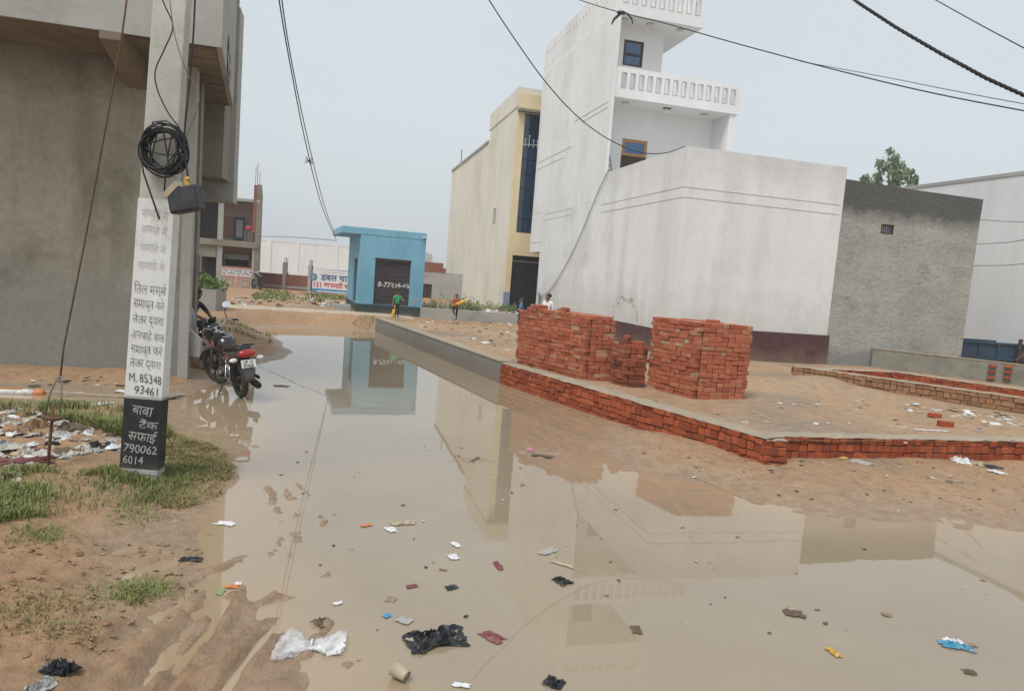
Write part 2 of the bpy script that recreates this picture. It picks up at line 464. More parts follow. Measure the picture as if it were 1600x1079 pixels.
# clear thin plastic sheet
m, n, b = newmat('plastic_film')
b.inputs['Base Color'].default_value = (0.80, 0.81, 0.82, 1)
b.inputs['Roughness'].default_value = 0.25
tcf = n.nodes.new('ShaderNodeTexCoord')
n.links.new(_ramp(n, _noise(n, tcf.outputs['Object'], 9, 4, 0.6), [(0.3, (0.18, 0.18, 0.18)), (0.7, (0.65, 0.65, 0.65))]), b.inputs['Alpha'])
MT['plastic_film'] = m

def brickmat(name, stops, dirt):
    m, n, b = newmat(name)
    oi = n.nodes.new('ShaderNodeObjectInfo')
    tc = n.nodes.new('ShaderNodeTexCoord')
    col = _ramp(n, oi.outputs['Random'], stops)
    off = n.nodes.new('ShaderNodeVectorMath'); off.operation = 'ADD'
    sc = n.nodes.new('ShaderNodeMath'); sc.operation = 'MULTIPLY'; sc.inputs[1].default_value = 37.0
    n.links.new(oi.outputs['Random'], sc.inputs[0])
    n.links.new(tc.outputs['Object'], off.inputs[0]); n.links.new(sc.outputs[0], off.inputs[1])
    v = off.outputs[0]
    col = _mix(n, _ramp(n, _noise(n, v, 9, 6, 0.7), [(0.45, (0, 0, 0)), (0.75, (0.75, 0.75, 0.75))]), col, dirt)
    col = _mix(n, 0.5, col, _ramp(n, _noise(n, v, 60, 4, 0.7), [(0.25, (0.5, 0.5, 0.5)), (0.75, (1.1, 1.1, 1.1))]), 'MULTIPLY')
    n.links.new(col, b.inputs['Base Color'])
    b.inputs['Roughness'].default_value = 0.9
    b.inputs['Specular IOR Level'].default_value = 0.2
    _bump(n, b, _noise(n, v, 45, 6, 0.75), 0.6, 0.008)
    MT[name] = m
RED = [(0.0, (0.34, 0.092, 0.05)), (0.3, (0.45, 0.135, 0.07)), (0.6, (0.50, 0.17, 0.09)), (0.8, (0.39, 0.112, 0.062)), (0.93, (0.50, 0.225, 0.125)), (0.97, (0.45, 0.26, 0.16)), (1.0, (0.46, 0.34, 0.24))]
brickmat('brick_red', RED, (0.23, 0.085, 0.05))
brickmat('brick_kerb', [(0.0, (0.27, 0.058, 0.027)), (0.35, (0.38, 0.088, 0.034)), (0.7, (0.46, 0.12, 0.045)), (1.0, (0.24, 0.06, 0.034))], (0.20, 0.075, 0.045))
brickmat('brick_weathered', [(0.0, (0.25, 0.115, 0.06)), (0.4, (0.33, 0.16, 0.08)), (0.75, (0.36, 0.20, 0.105)), (1.0, (0.36, 0.11, 0.055))], (0.27, 0.21, 0.14))
brickmat('brick_burnt', [(0.0, (0.08, 0.04, 0.03)), (0.25, (0.25, 0.078, 0.045)), (0.7, (0.38, 0.11, 0.06)), (1.0, (0.42, 0.2, 0.11))], (0.10, 0.05, 0.038))

# mud ground: dry tan to wet brown (wetness follows the height above the standing water)
def mud(name, dry1, dry2, wet, grey, zlo, zhi, bump=0.8):
    m, n, b = newmat(name)
    ge = n.nodes.new('ShaderNodeNewGeometry')
    v = ge.outputs['Position']
    col = _ramp(n, _noise(n, v, 0.55, 8, 0.65), [(0.3, dry1), (0.7, dry2)])
    col = _mix(n, _ramp(n, _noise(n, v, 0.33, 5, 0.6), [(0.5, (0, 0, 0)), (0.66, (0.75, 0.75, 0.75))]), col, grey)
    sp = n.nodes.new('ShaderNodeSeparateXYZ')
    n.links.new(v, sp.inputs[0])
    ad = n.nodes.new('ShaderNodeMath'); ad.operation = 'MULTIPLY_ADD'
    n.links.new(_noise(n, v, 1.6, 6, 0.65), ad.inputs[0]); ad.inputs[1].default_value = -0.12
    n.links.new(sp.outputs[2], ad.inputs[2])
    mr = n.nodes.new('ShaderNodeMapRange')
    mr.inputs[1].default_value = zlo - 0.06; mr.inputs[2].default_value = zhi - 0.06
    mr.inputs[3].default_value = 1; mr.inputs[4].default_value = 0
    n.links.new(ad.outputs[0], mr.inputs[0])
    col = _mix(n, mr.outputs[0], col, wet)
    col = _mix(n, 0.75, col, _ramp(n, _noise(n, v, 7.0, 9, 0.74), [(0.28, (0.52, 0.50, 0.48)), (0.55, (1.0, 1.0, 1.0)), (0.75, (1.12, 1.1, 1.08))]), 'MULTIPLY')
    col = _mix(n, 0.5, col, _ramp(n, _noise(n, v, 55.0, 5, 0.7), [(0.3, (0.6, 0.6, 0.6)), (0.7, (1.1, 1.1, 1.1))]), 'MULTIPLY')
    n.links.new(col, b.inputs['Base Color'])
    rr = n.nodes.new('ShaderNodeMapRange')
    rr.inputs[3].default_value = 0.9; rr.inputs[4].default_value = 0.38
    n.links.new(mr.outputs[0], rr.inputs[0])
    n.links.new(rr.outputs[0], b.inputs['Roughness'])
    b.inputs['Specular IOR Level'].default_value = 0.35
    p = _bump(n, b, _noise(n, v, 4.5, 9, 0.72), bump, 0.05)
    _bump(n, b, _noise(n, v, 30, 6, 0.75), bump * 0.7, 0.012, p)
    MT[name] = m
mud('mud_bank', (0.365, 0.222, 0.122), (0.45, 0.285, 0.165), (0.37, 0.262, 0.175), (0.285, 0.215, 0.15), 0.0, 0.10, 1.0)
mud('lot_soil', (0.345, 0.215, 0.125), (0.455, 0.32, 0.20), (0.39, 0.275, 0.175), (0.25, 0.205, 0.16), -1, -0.9, 0.8)
mud('road_dust', (0.47, 0.38, 0.28), (0.56, 0.47, 0.36), (0.47, 0.38, 0.28), (0.40, 0.32, 0.235), -1, -0.9, 0.5)
# muddy standing water: opaque silt below a smooth surface
m, n, b = newmat('muddy_water')
ge = n.nodes.new('ShaderNodeNewGeometry')
wp = ge.outputs['Position']
col = _ramp(n, _noise(n, wp, 0.35, 7, 0.65), [(0.3, (0.245, 0.19, 0.125)), (0.7, (0.305, 0.245, 0.17))])
at = n.nodes.new('ShaderNodeAttribute'); at.attribute_name = 'depth'
am = n.nodes.new('ShaderNodeMath'); am.operation = 'MULTIPLY_ADD'; am.inputs[1].default_value = 0.7
n.links.new(_noise(n, wp, 0.9, 6, 0.65), am.inputs[0]); n.links.new(at.outputs['Fac'], am.inputs[2])
col = _mix(n, _ramp(n, am.outputs[0], [(0.35, (0.85, 0.85, 0.85)), (0.95, (0, 0, 0))]), col, (0.35, 0.255, 0.16))
film = _ramp(n, _noise(n, wp, 1.1, 9, 0.72), [(0.54, (0, 0, 0)), (0.66, (1, 1, 1))])
fine = _ramp(n, _noise(n, wp, 14, 6, 0.75), [(0.5, (0, 0, 0)), (0.62, (1, 1, 1))])
scum = _mix(n, 1.0, film, fine, 'MULTIPLY')
scf = n.nodes.new('ShaderNodeMath'); scf.operation = 'MULTIPLY'; scf.inputs[1].default_value = 0.35
n.links.new(scum, scf.inputs[0])
n.links.new(_mix(n, scf.outputs[0], col, (0.33, 0.26, 0.18)), b.inputs['Base Color'])
rr = n.nodes.new('ShaderNodeMapRange'); rr.inputs[3].default_value = 0.012; rr.inputs[4].default_value = 0.16
n.links.new(scum, rr.inputs[0]); n.links.new(rr.outputs[0], b.inputs['Roughness'])
b.inputs['IOR'].default_value = 1.7
pb = _bump(n, b, _noise(n, wp, 1.6, 3, 0.5), 0.035, 0.02)
_bump(n, b, _noise(n, wp, 9, 3, 0.5, (1, 0.5, 1)), 0.012, 0.006, pb)
MT['muddy_water'] = m
def leafmat(name, c1, c2, c3=None):
    m, n, b = newmat(name)
    ge = n.nodes.new('ShaderNodeNewGeometry')
    st = [(0.0, c1), (1.0, c2)] if c3 is None else [(0.0, c1), (0.6, c2), (1.0, c3)]
    n.links.new(_ramp(n, ge.outputs['Random Per Island'], st), b.inputs['Base Color'])
    b.inputs['Roughness'].default_value = 0.6
    b.inputs['Specular IOR Level'].default_value = 0.25
    MT[name] = m
leafmat('grass_green', (0.11, 0.145, 0.04), (0.20, 0.235, 0.07), (0.36, 0.31, 0.16))
leafmat('grass_dry', (0.20, 0.16, 0.07), (0.33, 0.26, 0.12), (0.16, 0.19, 0.06))
leafmat('leaf_weed', (0.055, 0.10, 0.03), (0.13, 0.20, 0.06))
leafmat('leaf_tree', (0.11, 0.16, 0.09), (0.20, 0.27, 0.15), (0.30, 0.36, 0.23))
leafmat('leaf_bush', (0.08, 0.15, 0.03), (0.17, 0.26, 0.06))

# ================================================================ GROUND, WATER, LOT
WATER = [(-7.93, 21.92), (-7.49, 22.7), (-6.47, 23.51), (-4.84, 23.6), (-4.3, 23.6), (-2.4, 20.0), (-1.3, 17.8), (0.1, 15.0), (0.9, 13.1), (1.5, 11.5), (1.62, 10.6), (1.36, 9.34), (1.45, 8.26), (1.91, 8.03), (2.52, 7.82), (2.8, 7.28), (3.07, 7.18), (3.95, 7.06), (4.61, 7.06), (5.48, 7.18), (7.2, 7.5), (14, 8.2), (14, -6), (-0.2, -6), (-0.6, 2.3), (-0.95, 3.2), (-1.12, 3.6), (-1.45, 3.95), (-1.75, 4.35), (-2.21, 4.81), (-2.37, 5.4), (-2.45, 6.02), (-2.84, 7.04), (-3.0, 7.94), (-3.63, 8.74), (-4.14, 9.14), (-4.78, 10.32), (-5.08, 11.39), (-5.16, 12.46), (-5.25, 14.25), (-5.52, 16.81), (-6.47, 19.12), (-7.32, 20.5)]
PUDDLE = [(-8.6, 9.9), (-7.31, 10.6), (-6.5, 10.75), (-5.73, 10.6), (-5.25, 10.02), (-5.35, 9.4), (-5.76, 9.0), (-6.48, 8.9), (-7.6, 8.5), (-8.8, 8.6)]

def hashn(ix, iy, seed):
    h = (ix.astype(np.int64) * 374761393 + iy.astype(np.int64) * 668265263 + seed * 974634777) & 0xFFFFFFFF
    h = ((h ^ (h >> 13)) * 1274126177) & 0xFFFFFFFF
    return ((h ^ (h >> 16)) & 0xFFFF) / 65535.0
def vnoise(x, y, seed):
    ix = np.floor(x); iy = np.floor(y); fx = x - ix; fy = y - iy
    fx = fx * fx * (3 - 2 * fx); fy = fy * fy * (3 - 2 * fy)
    a = hashn(ix, iy, seed); b_ = hashn(ix + 1, iy, seed); c_ = hashn(ix, iy + 1, seed); d_ = hashn(ix + 1, iy + 1, seed)
    return (a * (1 - fx) + b_ * fx) * (1 - fy) + (c_ * (1 - fx) + d_ * fx) * fy
def fbm(x, y, f, o, seed, g=0.5):
    s = 0; a = 1.0; t = 0
    for k in range(o):
        s = s + a * (vnoise(x * f * 2 ** k, y * f * 2 ** k, seed + k) - 0.5); t += a; a *= g
    return s / t * 2
def sdist(x, y, poly):              # > 0 outside the polygon
    P = np.array(poly, float)
    best = np.full(x.shape, 1e9); ins = np.zeros(x.shape, bool)
    for i in range(len(P)):
        a = P[i]; b_ = P[(i + 1) % len(P)]
        e = b_ - a
        t = np.clip(((x - a[0]) * e[0] + (y - a[1]) * e[1]) / (e @ e), 0, 1)
        best = np.minimum(best, (x - a[0] - t * e[0]) ** 2 + (y - a[1] - t * e[1]) ** 2)
        cr = ((a[1] > y) != (b_[1] > y))
        with np.errstate(divide='ignore', invalid='ignore'):
            xi = a[0] + (y - a[1]) / (b_[1] - a[1] if b_[1] != a[1] else 1e-9) * e[0]
        ins ^= cr & (x < xi)
    d = np.sqrt(best)
    return np.where(ins, -d, d)
def sstep(a, b_, x):
    t = np.clip((x - a) / (b_ - a), 0, 1)
    return t * t * (3 - 2 * t)
def pdist(x, y, pts):
    best = np.full(x.shape, 1e9); tt = np.zeros(x.shape)
    n_ = len(pts) - 1
    for i in range(n_):
        a = np.array(pts[i][:2], float); e = np.array(pts[i + 1][:2], float) - a
        t = np.clip(((x - a[0]) * e[0] + (y - a[1]) * e[1]) / (e @ e), 0, 1)
        d = (x - a[0] - t * e[0]) ** 2 + (y - a[1] - t * e[1]) ** 2
        tt = np.where(d < best, (i + t) / n_, tt)
        best = np.minimum(best, d)
    return np.sqrt(best), tt
def gp(*pp):
    return [tuple(G(px, py, 0.0)[:2]) for px, py in pp]
# mud ridges thrown up by tyres, standing out of the water: (line, half width, crest height)
RIDGES = [(gp((415, 748), (430, 790), (440, 822)), 0.055, 0.022), (gp((438, 834), (433, 852), (424, 874)), 0.07, 0.024),
          (gp((446, 758), (450, 772), (456, 782)), 0.06, 0.018), (gp((455, 749), (475, 765), (494, 783)), 0.04, 0.02),
          (gp((496, 802), (505, 815), (506, 824)), 0.035, 0.02), (gp((460, 800), (465, 808)), 0.06, 0.014), (gp((462, 828), (468, 850)), 0.07, 0.016),
          (gp((495, 904), (512, 898), (526, 884)), 0.03, 0.018), (gp((545, 862), (555, 848)), 0.03, 0.014), (gp((520, 800), (528, 808)), 0.03, 0.01),
          (gp((330, 990), (385, 950), (425, 935), (475, 931)), 0.05, 0.04), (gp((250, 1110), (330, 1035), (385, 985), (445, 962)), 0.06, 0.04),
          (gp((400, 1100), (450, 1040), (490, 1005), (512, 975), (508, 960)), 0.06, 0.022), (gp((330, 1090), (365, 1040), (400, 1015)), 0.04, 0.03),
          (gp((530, 1042), (575, 1030)), 0.05, 0.014), (gp((395, 862), (350, 885), (318, 900)), 0.06, 0.02),
          (gp((690, 722), (740, 717), (785, 722)), 0.14, 0.008), (gp((800, 700), (850, 712), (900, 705)), 0.35, 0.008)]
RUTS = [(gp((240, 1120), (285, 1040), (330, 985), (352, 940)), 0.035, 0.07), (gp((330, 1120), (370, 1050), (410, 1000), (440, 980)), 0.03, 0.06), (gp((-60, 1040), (90, 1000), (230, 960), (320, 960)), 0.05, 0.03), (gp((200, 1120), (270, 1010), (330, 950), (352, 900)), 0.07, 0.05), (gp((-50, 1000), (120, 930), (260, 880)), 0.08, 0.025), (gp((100, 1060), (240, 980), (330, 900)), 0.06, 0.03), (gp((-60, 940), (60, 900), (200, 860)), 0.07, 0.025)]

def ground_z(x, y):
    x = np.asarray(x, float); y = np.asarray(y, float)
    w = fbm(x, y, 1.3, 3, 5) * 0.22
    d = sdist(x, y, WATER) + w * np.clip((14 - y) / 8, 0.7, 1) + fbm(x, y, 0.45, 2, 15) * 0.35 * np.clip((y - 9) / 5, 0, 1) * (x < -2)
    base = 0.13 + 0.17 * sstep(9, 23, y)
    base = base + 0.10 * sstep(-2.5, -6, x) * sstep(10, 13, y)
    z = np.where(d > 0, base * sstep(-0.05, 1.5, d), -0.11 * sstep(0, 0.9, -d))
    rough = fbm(x, y, 2.2, 5, 11, 0.62)
    near = np.clip((16 - y) / 8, 0, 1)
    z = z + rough * (0.022 + 0.03 * near) * sstep(-0.1, 0.5, d)
    chop = np.abs(fbm(x, y * 1.6, 7.0, 3, 31, 0.6))
    z = z + (chop - 0.2) * 0.05 * near * sstep(0.15, 0.6, d) * sstep(-0.1, 0.35, fbm(x, y, 0.9, 2, 71))
    z = z + fbm(x, y, 16, 3, 91, 0.6) * 0.007 * near * sstep(0.0, 0.3, d)
    al, ac = x * 0.40 + y * 0.915, x * 0.915 - y * 0.40       # along and across the wheel tracks
    fz = sstep(-0.7, -1.1, x) * sstep(5.2, 4.3, y)
    z = z + fz * sstep(-0.35, 0.25, d) * (fbm(ac * 7.0, al * 0.9, 1.0, 3, 301, 0.6) * 0.035 + 0.022)
    z = z + fbm(x, y, 28, 3, 95, 0.7) * 0.010 * near * sstep(0.05, 0.4, d)
    dp = sdist(x, y, PUDDLE) + w * 0.5
    z = np.where(dp < 0.5, z * sstep(-0.05, 0.5, dp) + (0.05) * (1 - sstep(-0.05, 0.5, dp)), z)
    z = np.where(dp < 0, 0.05 - 0.1 * sstep(-0.05, 0.3, -dp), z)
    rn9 = fbm(x, y, 9, 3, 3); rn22 = fbm(x, y, 26, 2, 13); rn12 = fbm(x, y, 12, 3, 23); rn8 = fbm(x, y, 8, 3, 41)
    for pts, wd_, h in RIDGES:
        q, t = pdist(x, y, pts)
        q = q + (rn9 * 0.8 + rn22 * 0.9) * wd_
        f = sstep(wd_ * 1.7, 0, q) * (0.5 + 0.5 * sstep(0, 0.2, t) * sstep(1, 0.8, t))
        hh = h * (1 + 0.9 * rn12 + 0.8 * rn22)
        z = np.where(f > 0, np.maximum(z, -0.06 + (hh + 0.06) * f), z)
    for pts, wd_, dep in RUTS:
        q, t = pdist(x, y, pts)
        z = z - dep * sstep(wd_ * 1.5, 0, q) * sstep(0.05, 0.2, d + 0.4) + dep * 0.55 * np.exp(-((q - wd_ * 2.0) / (wd_ * 0.6)) ** 2) * (1 + rn8) * sstep(0, 0.3, d + 0.3)
    return z

def axis(segs):
    out = []
    for a, b_, st in segs:
        k = max(1, int(round((b_ - a) / st)))
        out.extend(list(np.linspace(a, b_, k + 1)[:-1]))
    out.append(segs[-1][1])
    return np.array(out)
gx = axis([(-300, -120, 60), (-120, -30, 15), (-30, -12, 1.5), (-12, -6, 0.12), (-6, 2.0, 0.035), (2.0, 6.5, 0.06), (6.5, 14, 0.4), (14, 40, 3), (40, 140, 20), (140, 300, 80)])
gy = axis([(-60, -6, 9), (-6, 2.4, 0.6), (2.4, 7.5, 0.03), (7.5, 11.5, 0.055), (11.5, 16, 0.1), (16, 30, 0.22), (30, 50, 0.6), (50, 120, 8), (120, 320, 50)])
XX, YY = np.meshgrid(gx, gy)
ZZ = ground_z(XX, YY)
nX, nY = len(gx), len(gy)
idx = np.arange(nX * nY).reshape(nY, nX)
def gza(x, y):                      # height of the built ground sheet
    x = np.asarray(x, float); y = np.asarray(y, float)
    i = np.clip(np.searchsorted(gx, x) - 1, 0, nX - 2); j = np.clip(np.searchsorted(gy, y) - 1, 0, nY - 2)
    fx = (x - gx[i]) / (gx[i + 1] - gx[i]); fy = (y - gy[j]) / (gy[j + 1] - gy[j])
    return (ZZ[j, i] * (1 - fx) + ZZ[j, i + 1] * fx) * (1 - fy) + (ZZ[j + 1, i] * (1 - fx) + ZZ[j + 1, i + 1] * fx) * fy
def gz(x, y):
    return float(gza(np.array([x]), np.array([y]))[0])
F = np.stack([idx[:-1, :-1], idx[:-1, 1:], idx[1:, 1:], idx[1:, :-1]], -1).reshape(-1, 4)
me = bpy.data.meshes.new('ground')
me.from_pydata(np.stack([XX, YY, ZZ], -1).reshape(-1, 3).tolist(), [], F.tolist())
me.polygons.foreach_set('use_smooth', [True] * len(me.polygons))
me.materials.append(MT['mud_bank'])
go = bpy.data.objects.new('ground', me); COL.objects.link(go); tag(go, kind='structure')

wx = np.arange(-9.4, 14.01, 0.15); wy = np.arange(-6, 25.0, 0.15)
WX, WY = np.meshgrid(wx, wy)
WD = sdist(WX, WY, WATER)
idx = np.arange(WX.size).reshape(WX.shape)
keep = (WD[:-1, :-1] < 0.8) | (WD[1:, 1:] < 0.8)
F = np.stack([idx[:-1, :-1], idx[:-1, 1:], idx[1:, 1:], idx[1:, :-1]], -1)[keep]
used = np.unique(F); remap = np.full(WX.size, -1); remap[used] = np.arange(len(used))
wme = bpy.data.meshes.new('flood_water')
wme.from_pydata([(x, y, 0.0) for x, y in zip(WX.ravel()[used].tolist(), WY.ravel()[used].tolist())], [], remap[F].tolist())
att = wme.attributes.new('depth', 'FLOAT', 'POINT')
att.data.foreach_set('value', np.clip(-WD.ravel()[used] / 1.6, 0, 1).astype(np.float32))
wme.materials.append(MT['muddy_water'])
wfo = bpy.data.objects.new('flood_water', wme); COL.objects.link(wfo); tag(wfo, kind='structure')
pm = MB().add([(-9.5, 8.0, 0.052), (-5.1, 8.3, 0.052), (-4.9, 10.6, 0.052), (-9.5, 11.2, 0.052)], [(0, 1, 2, 3)])
tag(pm.build('puddle_water', 'muddy_water'), kind='structure')

# the raised vacant lot behind the brick kerb
def lot_z(x, y):
    x = np.asarray(x, float); y = np.asarray(y, float)
    z = 0.385 + fbm(x, y, 0.5, 4, 201) * 0.03 + fbm(x, y, 3.0, 4, 207, 0.6) * 0.016
    z = z + 0.24 * np.exp(-(((x - 6.5) / 0.9) ** 2 + ((y - 14.7) / 0.7) ** 2)) + 0.06 * np.exp(-(((x - 4.6) / 1.2) ** 2 + ((y - 12.6) / 0.9) ** 2))
    z = z + 0.05 * np.exp(-(((x - 7.2) / 2.5) ** 2 + ((y - 12.0) / 0.5) ** 2)) * fbm(x, y, 2.2, 3, 55)
    return z
def lz(x, y):
    return float(lot_z(np.array([x]), np.array([y]))[0])
KA, KB, KC = Vector((3.27, 8.70, 0)), Vector((-0.2, 14.36, 0)), Vector((-4.70, 23.9, 0))   # kerb: near corner, end of bricks, far end
KR0, KR1 = Vector((3.42, 8.98, 0)), Vector((9.4, 10.55, 0))                                  # kerb along the right
ss = np.linspace(0, 1, 190) ** 1.25; tt_ = np.linspace(0, 1, 190) ** 1.2
SSg, TTg = np.meshgrid(ss, tt_)
def bil(a, b_, c_, d_):
    return (a * (1 - SSg) + b_ * SSg) * (1 - TTg) + (c_ * (1 - SSg) + d_ * SSg) * TTg
# left edge follows the bent kerb
kx = np.where(TTg < 0.36, 3.42 + (0.0 - 3.42) * TTg / 0.36, 0.0 + (-4.5 - 0.0) * (TTg - 0.36) / 0.64)
ky = np.where(TTg < 0.36, 8.95 + (14.5 - 8.95) * TTg / 0.36, 14.5 + (24.0 - 14.5) * (TTg - 0.36) / 0.64)
rx = 26 + (24 - 26) * TTg; ry = 15.0 + (36 - 15.0) * TTg
LX = kx * (1 - SSg) + rx * SSg; LY = ky * (1 - SSg) + ry * SSg
LZ = lot_z(LX, LY)
LZ = np.where(TTg > 0.985, LZ - 0.2, LZ)
idx = np.arange(190 * 190).reshape(190, 190)
F = np.stack([idx[:-1, :-1], idx[:-1, 1:], idx[1:, 1:], idx[1:, :-1]], -1).reshape(-1, 4)
me = bpy.data.meshes.new('vacant_lot')
me.from_pydata(np.stack([LX, LY, LZ], -1).reshape(-1, 3).tolist(), [], F.tolist())
me.polygons.foreach_set('use_smooth', [True] * len(me.polygons))
me.materials.append(MT['lot_soil'])
lo = bpy.data.objects.new('vacant_lot', me); COL.objects.link(lo); tag(lo, kind='structure')

# pale dirt road crossing beyond the flood
rd_v = []; rd_n = 40
for i_ in range(rd_n + 1):
    t = i_ / rd_n
    a = Vector((-16.5, 21.4)).lerp(Vector((-3.6, 25.9)), t); b_ = Vector((-17.3, 24.2)).lerp(Vector((-4.2, 28.0)), t)
    for j_ in range(5):
        q = a.lerp(b_, j_ / 4 + 0.06 * math.sin(i_ * 1.3 + j_))
        rd_v.append((q.x, q.y, gz(q.x, q.y) + (0.02 if 0 < j_ < 4 else -0.02)))
rdm = MB().add(rd_v, [(i_ * 5 + j_, (i_ + 1) * 5 + j_, (i_ + 1) * 5 + j_ + 1, i_ * 5 + j_ + 1) for i_ in range(rd_n) for j_ in range(4)])
tag(rdm.build('dirt_road', 'road_dust', None, True), kind='structure')

# ================================================================ LETTERING
def text_part(body, size, M, mat, parent, name='lettering', shear=0.0, wonk=0.0, offset=0.0):
    cu = bpy.data.curves.new('tmp_text', 'FONT')
    cu.body = body; cu.size = size; cu.align_x = 'LEFT'; cu.shear = shear; cu.resolution_u = 3; cu.offset = offset
    o = bpy.data.objects.new('tmp_text', cu); COL.objects.link(o)
    dg = bpy.context.evaluated_depsgraph_get()
    mm = bpy.data.meshes.new_from_object(o.evaluated_get(dg))
    bpy.data.objects.remove(o); bpy.data.curves.remove(cu)
    rnd = random.Random(hash(body) % 999)
    ph = rnd.random() * 6
    for v in mm.vertices:
        x, y = v.co.x, v.co.y
        v.co = M @ Vector((x, y + wonk * size * math.sin(x / size * 1.7 + ph), 0))
    mm.materials.clear(); mm.materials.append(MT[mat])
    mm.name = name
    ob = bpy.data.objects.new(name, mm); COL.objects.link(ob); ob.parent = parent
    return ob
UP_FACE = Matrix(((1, 0, 0, 0), (0, 0, -1, 0), (0, 1, 0, 0), (0, 0, 0, 1)))    # text plane XY -> XZ, reading from -Y

# ================================================================ BUILDINGS
ANG = R_(14.3)
CORNER = Vector((4.24, 19.14, 0))
def frame_thing(name, label, cat):
    return thing(name, label, cat, CORNER, ANG)

# ---- white house with roof terrace and balcony tower
wh = frame_thing('white_house', 'tall white plastered house with slotted balcony parapets beside the brick stacks', 'house')
w = MB()
# ground floor block, its long side and its gable side
w.box(0, 4.98, 0.0, 6.0, 0.2, 6.0)
w.v[-4:] = [w.v[-4], w.v[-3], (4.98, 6.0, 5.92), (0, 6.0, 6.02)]
w.build('wall', 'white_plaster', wh)
MB().box(-0.004, 4.98, 6.0, 13.4, 0.2, 5.2).build('wall', 'white_plaster', wh)
up = MB().box(0.0, 0.10, 6.0, 15.2, 5.2, 11.55); up.box(0.0, 4.86, 13.4, 15.2, 3.42, 5.2)
up.box(0.0, 0.096, 13.4, 15.196, 5.19, 5.21)
up.build('side_wall', 'white_tower', wh)
for z0 in (4.93, 4.66):       # scored plaster lines
    MB().box(-0.008, -0.002, 0.0, 6.2, z0, z0 + 0.010).box(-0.008, 4.9, -0.008, -0.002, z0 - 0.0, z0 + 0.010).build('score_line', 'lamp_rim', wh)
for (u0, u1, z0) in ((9.2, 13.0, 5.05), (9.2, 13.0, 4.8), (10.0, 15.0, 7.55), (11.0, 15.0, 7.25), (6.3, 10.0, 8.5), (6.3, 9.0, 8.3), (13.2, 15.0, 3.85)):
    MB().box(-0.010, -0.002, u0, u1, z0, z0 + 0.012).build('score_line', 'lamp_rim', wh)
MB().box(-0.012, 5.05, -0.03, -0.002, 0.2, 1.22).box(-0.03, -0.012, -0.03, 10.0, 0.2, 1.05).build('dado', 'maroon_dado', wh)
# second storey behind the deep balcony
s2 = MB().holed(0.10, 4.86, 5.95, 8.95, 7.3, 7.5, [(1.05, 2.05, 5.96, 7.55)])
s2.build('front_wall', 'white_paint', wh)
MB().box(4.62, 4.86, 6.1, 13.4, 5.9, 8.64).build('pier', 'white_paint', wh)
MB().box(0.012, 4.92, 6.05, 13.4, 8.64, 8.78).build('balcony_slab', 'white_paint', wh)
MB().box(4.0, 4.62, 9.0, 13.3, 5.9, 8.6).box(0.22, 4.6, 12.9, 13.3, 5.2, 8.6).build('back_wall', 'white_plaster', wh)
dr = MB().box(1.05, 2.05, 7.36, 7.40, 5.96, 7.55); dr = dr.build('door', 'wood_dark', wh)
MB().holed(1.05, 2.05, 6.95, 7.55, 7.31, 7.37, [(1.17, 1.93, 7.05, 7.44)]).build('frame', 'wood_light', dr)
MB().box(1.17, 1.93, 7.335, 7.355, 7.05, 7.44).build('pane', 'glass_blue', dr)
def slots(x0, x1, n, w_, z0, z1):
    st = (x1 - x0) / n
    return [(x0 + st * (i + 0.5) - w_ / 2, x0 + st * (i + 0.5) + w_ / 2, z0, z1) for i in range(n)]
hs = slots(0.25, 4.8, 14, 0.15, 8.98, 9.47)
bp = MB().holed(0.012, 4.92, 8.78, 9.66, 6.05, 6.17, hs).build('balcony_parapet', 'white_paint', wh)
rim = MB()
for h in hs:
    rim.holed(h[0] - 0.022, h[1] + 0.022, h[2] - 0.022, h[3] + 0.022, 6.043, 6.052, [h])
rim.build('slot_rim', 'lamp_rim', bp)
MB().holed(6.17, 13.3, 8.78, 9.6, 4.80, 4.92, slots(6.4, 13.2, 20, 0.15, 8.98, 9.42), swap=True).build('balcony_parapet', 'white_paint', wh)
# soffit lights
def soffit_light(x, y, z, parent, square=False):
    if square:
        o = MB().box(x - 0.13, x + 0.13, y - 0.1, y + 0.1, z - 0.03, z - 0.001).build('soffit_light', 'ink_black', parent)
        MB().box(x - 0.06, x + 0.06, y - 0.05, y + 0.05, z - 0.034, z - 0.03).build('lens', 'lens_clear', o)
    else:
        o = MB().lathe([(0.0, -0.03), (0.13, -0.03), (0.15, -0.001), (0.0, -0.001)], 18, T(x, y, z)).build('soffit_light', 'lamp_rim', parent)
        MB().lathe([(0.0, -0.034), (0.1, -0.034), (0.1, -0.0305)], 18, T(x, y, z)).build('lens', 'plastic_white', o)
soffit_light(0.75, 6.6, 8.64, wh); soffit_light(2.35, 6.55, 8.64, wh, True); soffit_light(3.85, 6.6, 8.64, wh)
# third storey
s3 = MB().holed(0.10, 2.32, 8.78, 11.55, 7.3, 7.5, [(0.78, 1.55, 10.12, 11.02)]); s3.box(2.12, 2.32, 7.5, 12.0, 8.78, 11.55)
s3.build('front_wall', 'white_paint', wh)
wn = MB().holed(0.78, 1.55, 10.12, 11.02, 7.31, 7.36, [(0.84, 1.49, 10.18, 10.5), (0.84, 1.49, 10.56, 10.96)]).build('window', 'wood_dark', wh)
MB().box(0.84, 1.49, 7.35, 7.37, 10.18, 10.96).build('pane', 'glass_blue', wn)
gr = MB()
for i in range(7):
    x = 0.88 + i * 0.095
    gr.box(x, x + 0.008, 7.33, 7.337, 10.18, 10.96)
gr.build('grille', 'wood_orange', wn)
MB().box(0.0, 3.40, 6.45, 15.2, 11.55, 11.72).build('roof_slab', 'white_paint', wh)
hs = slots(0.2, 3.3, 9, 0.15, 11.95, 12.5)
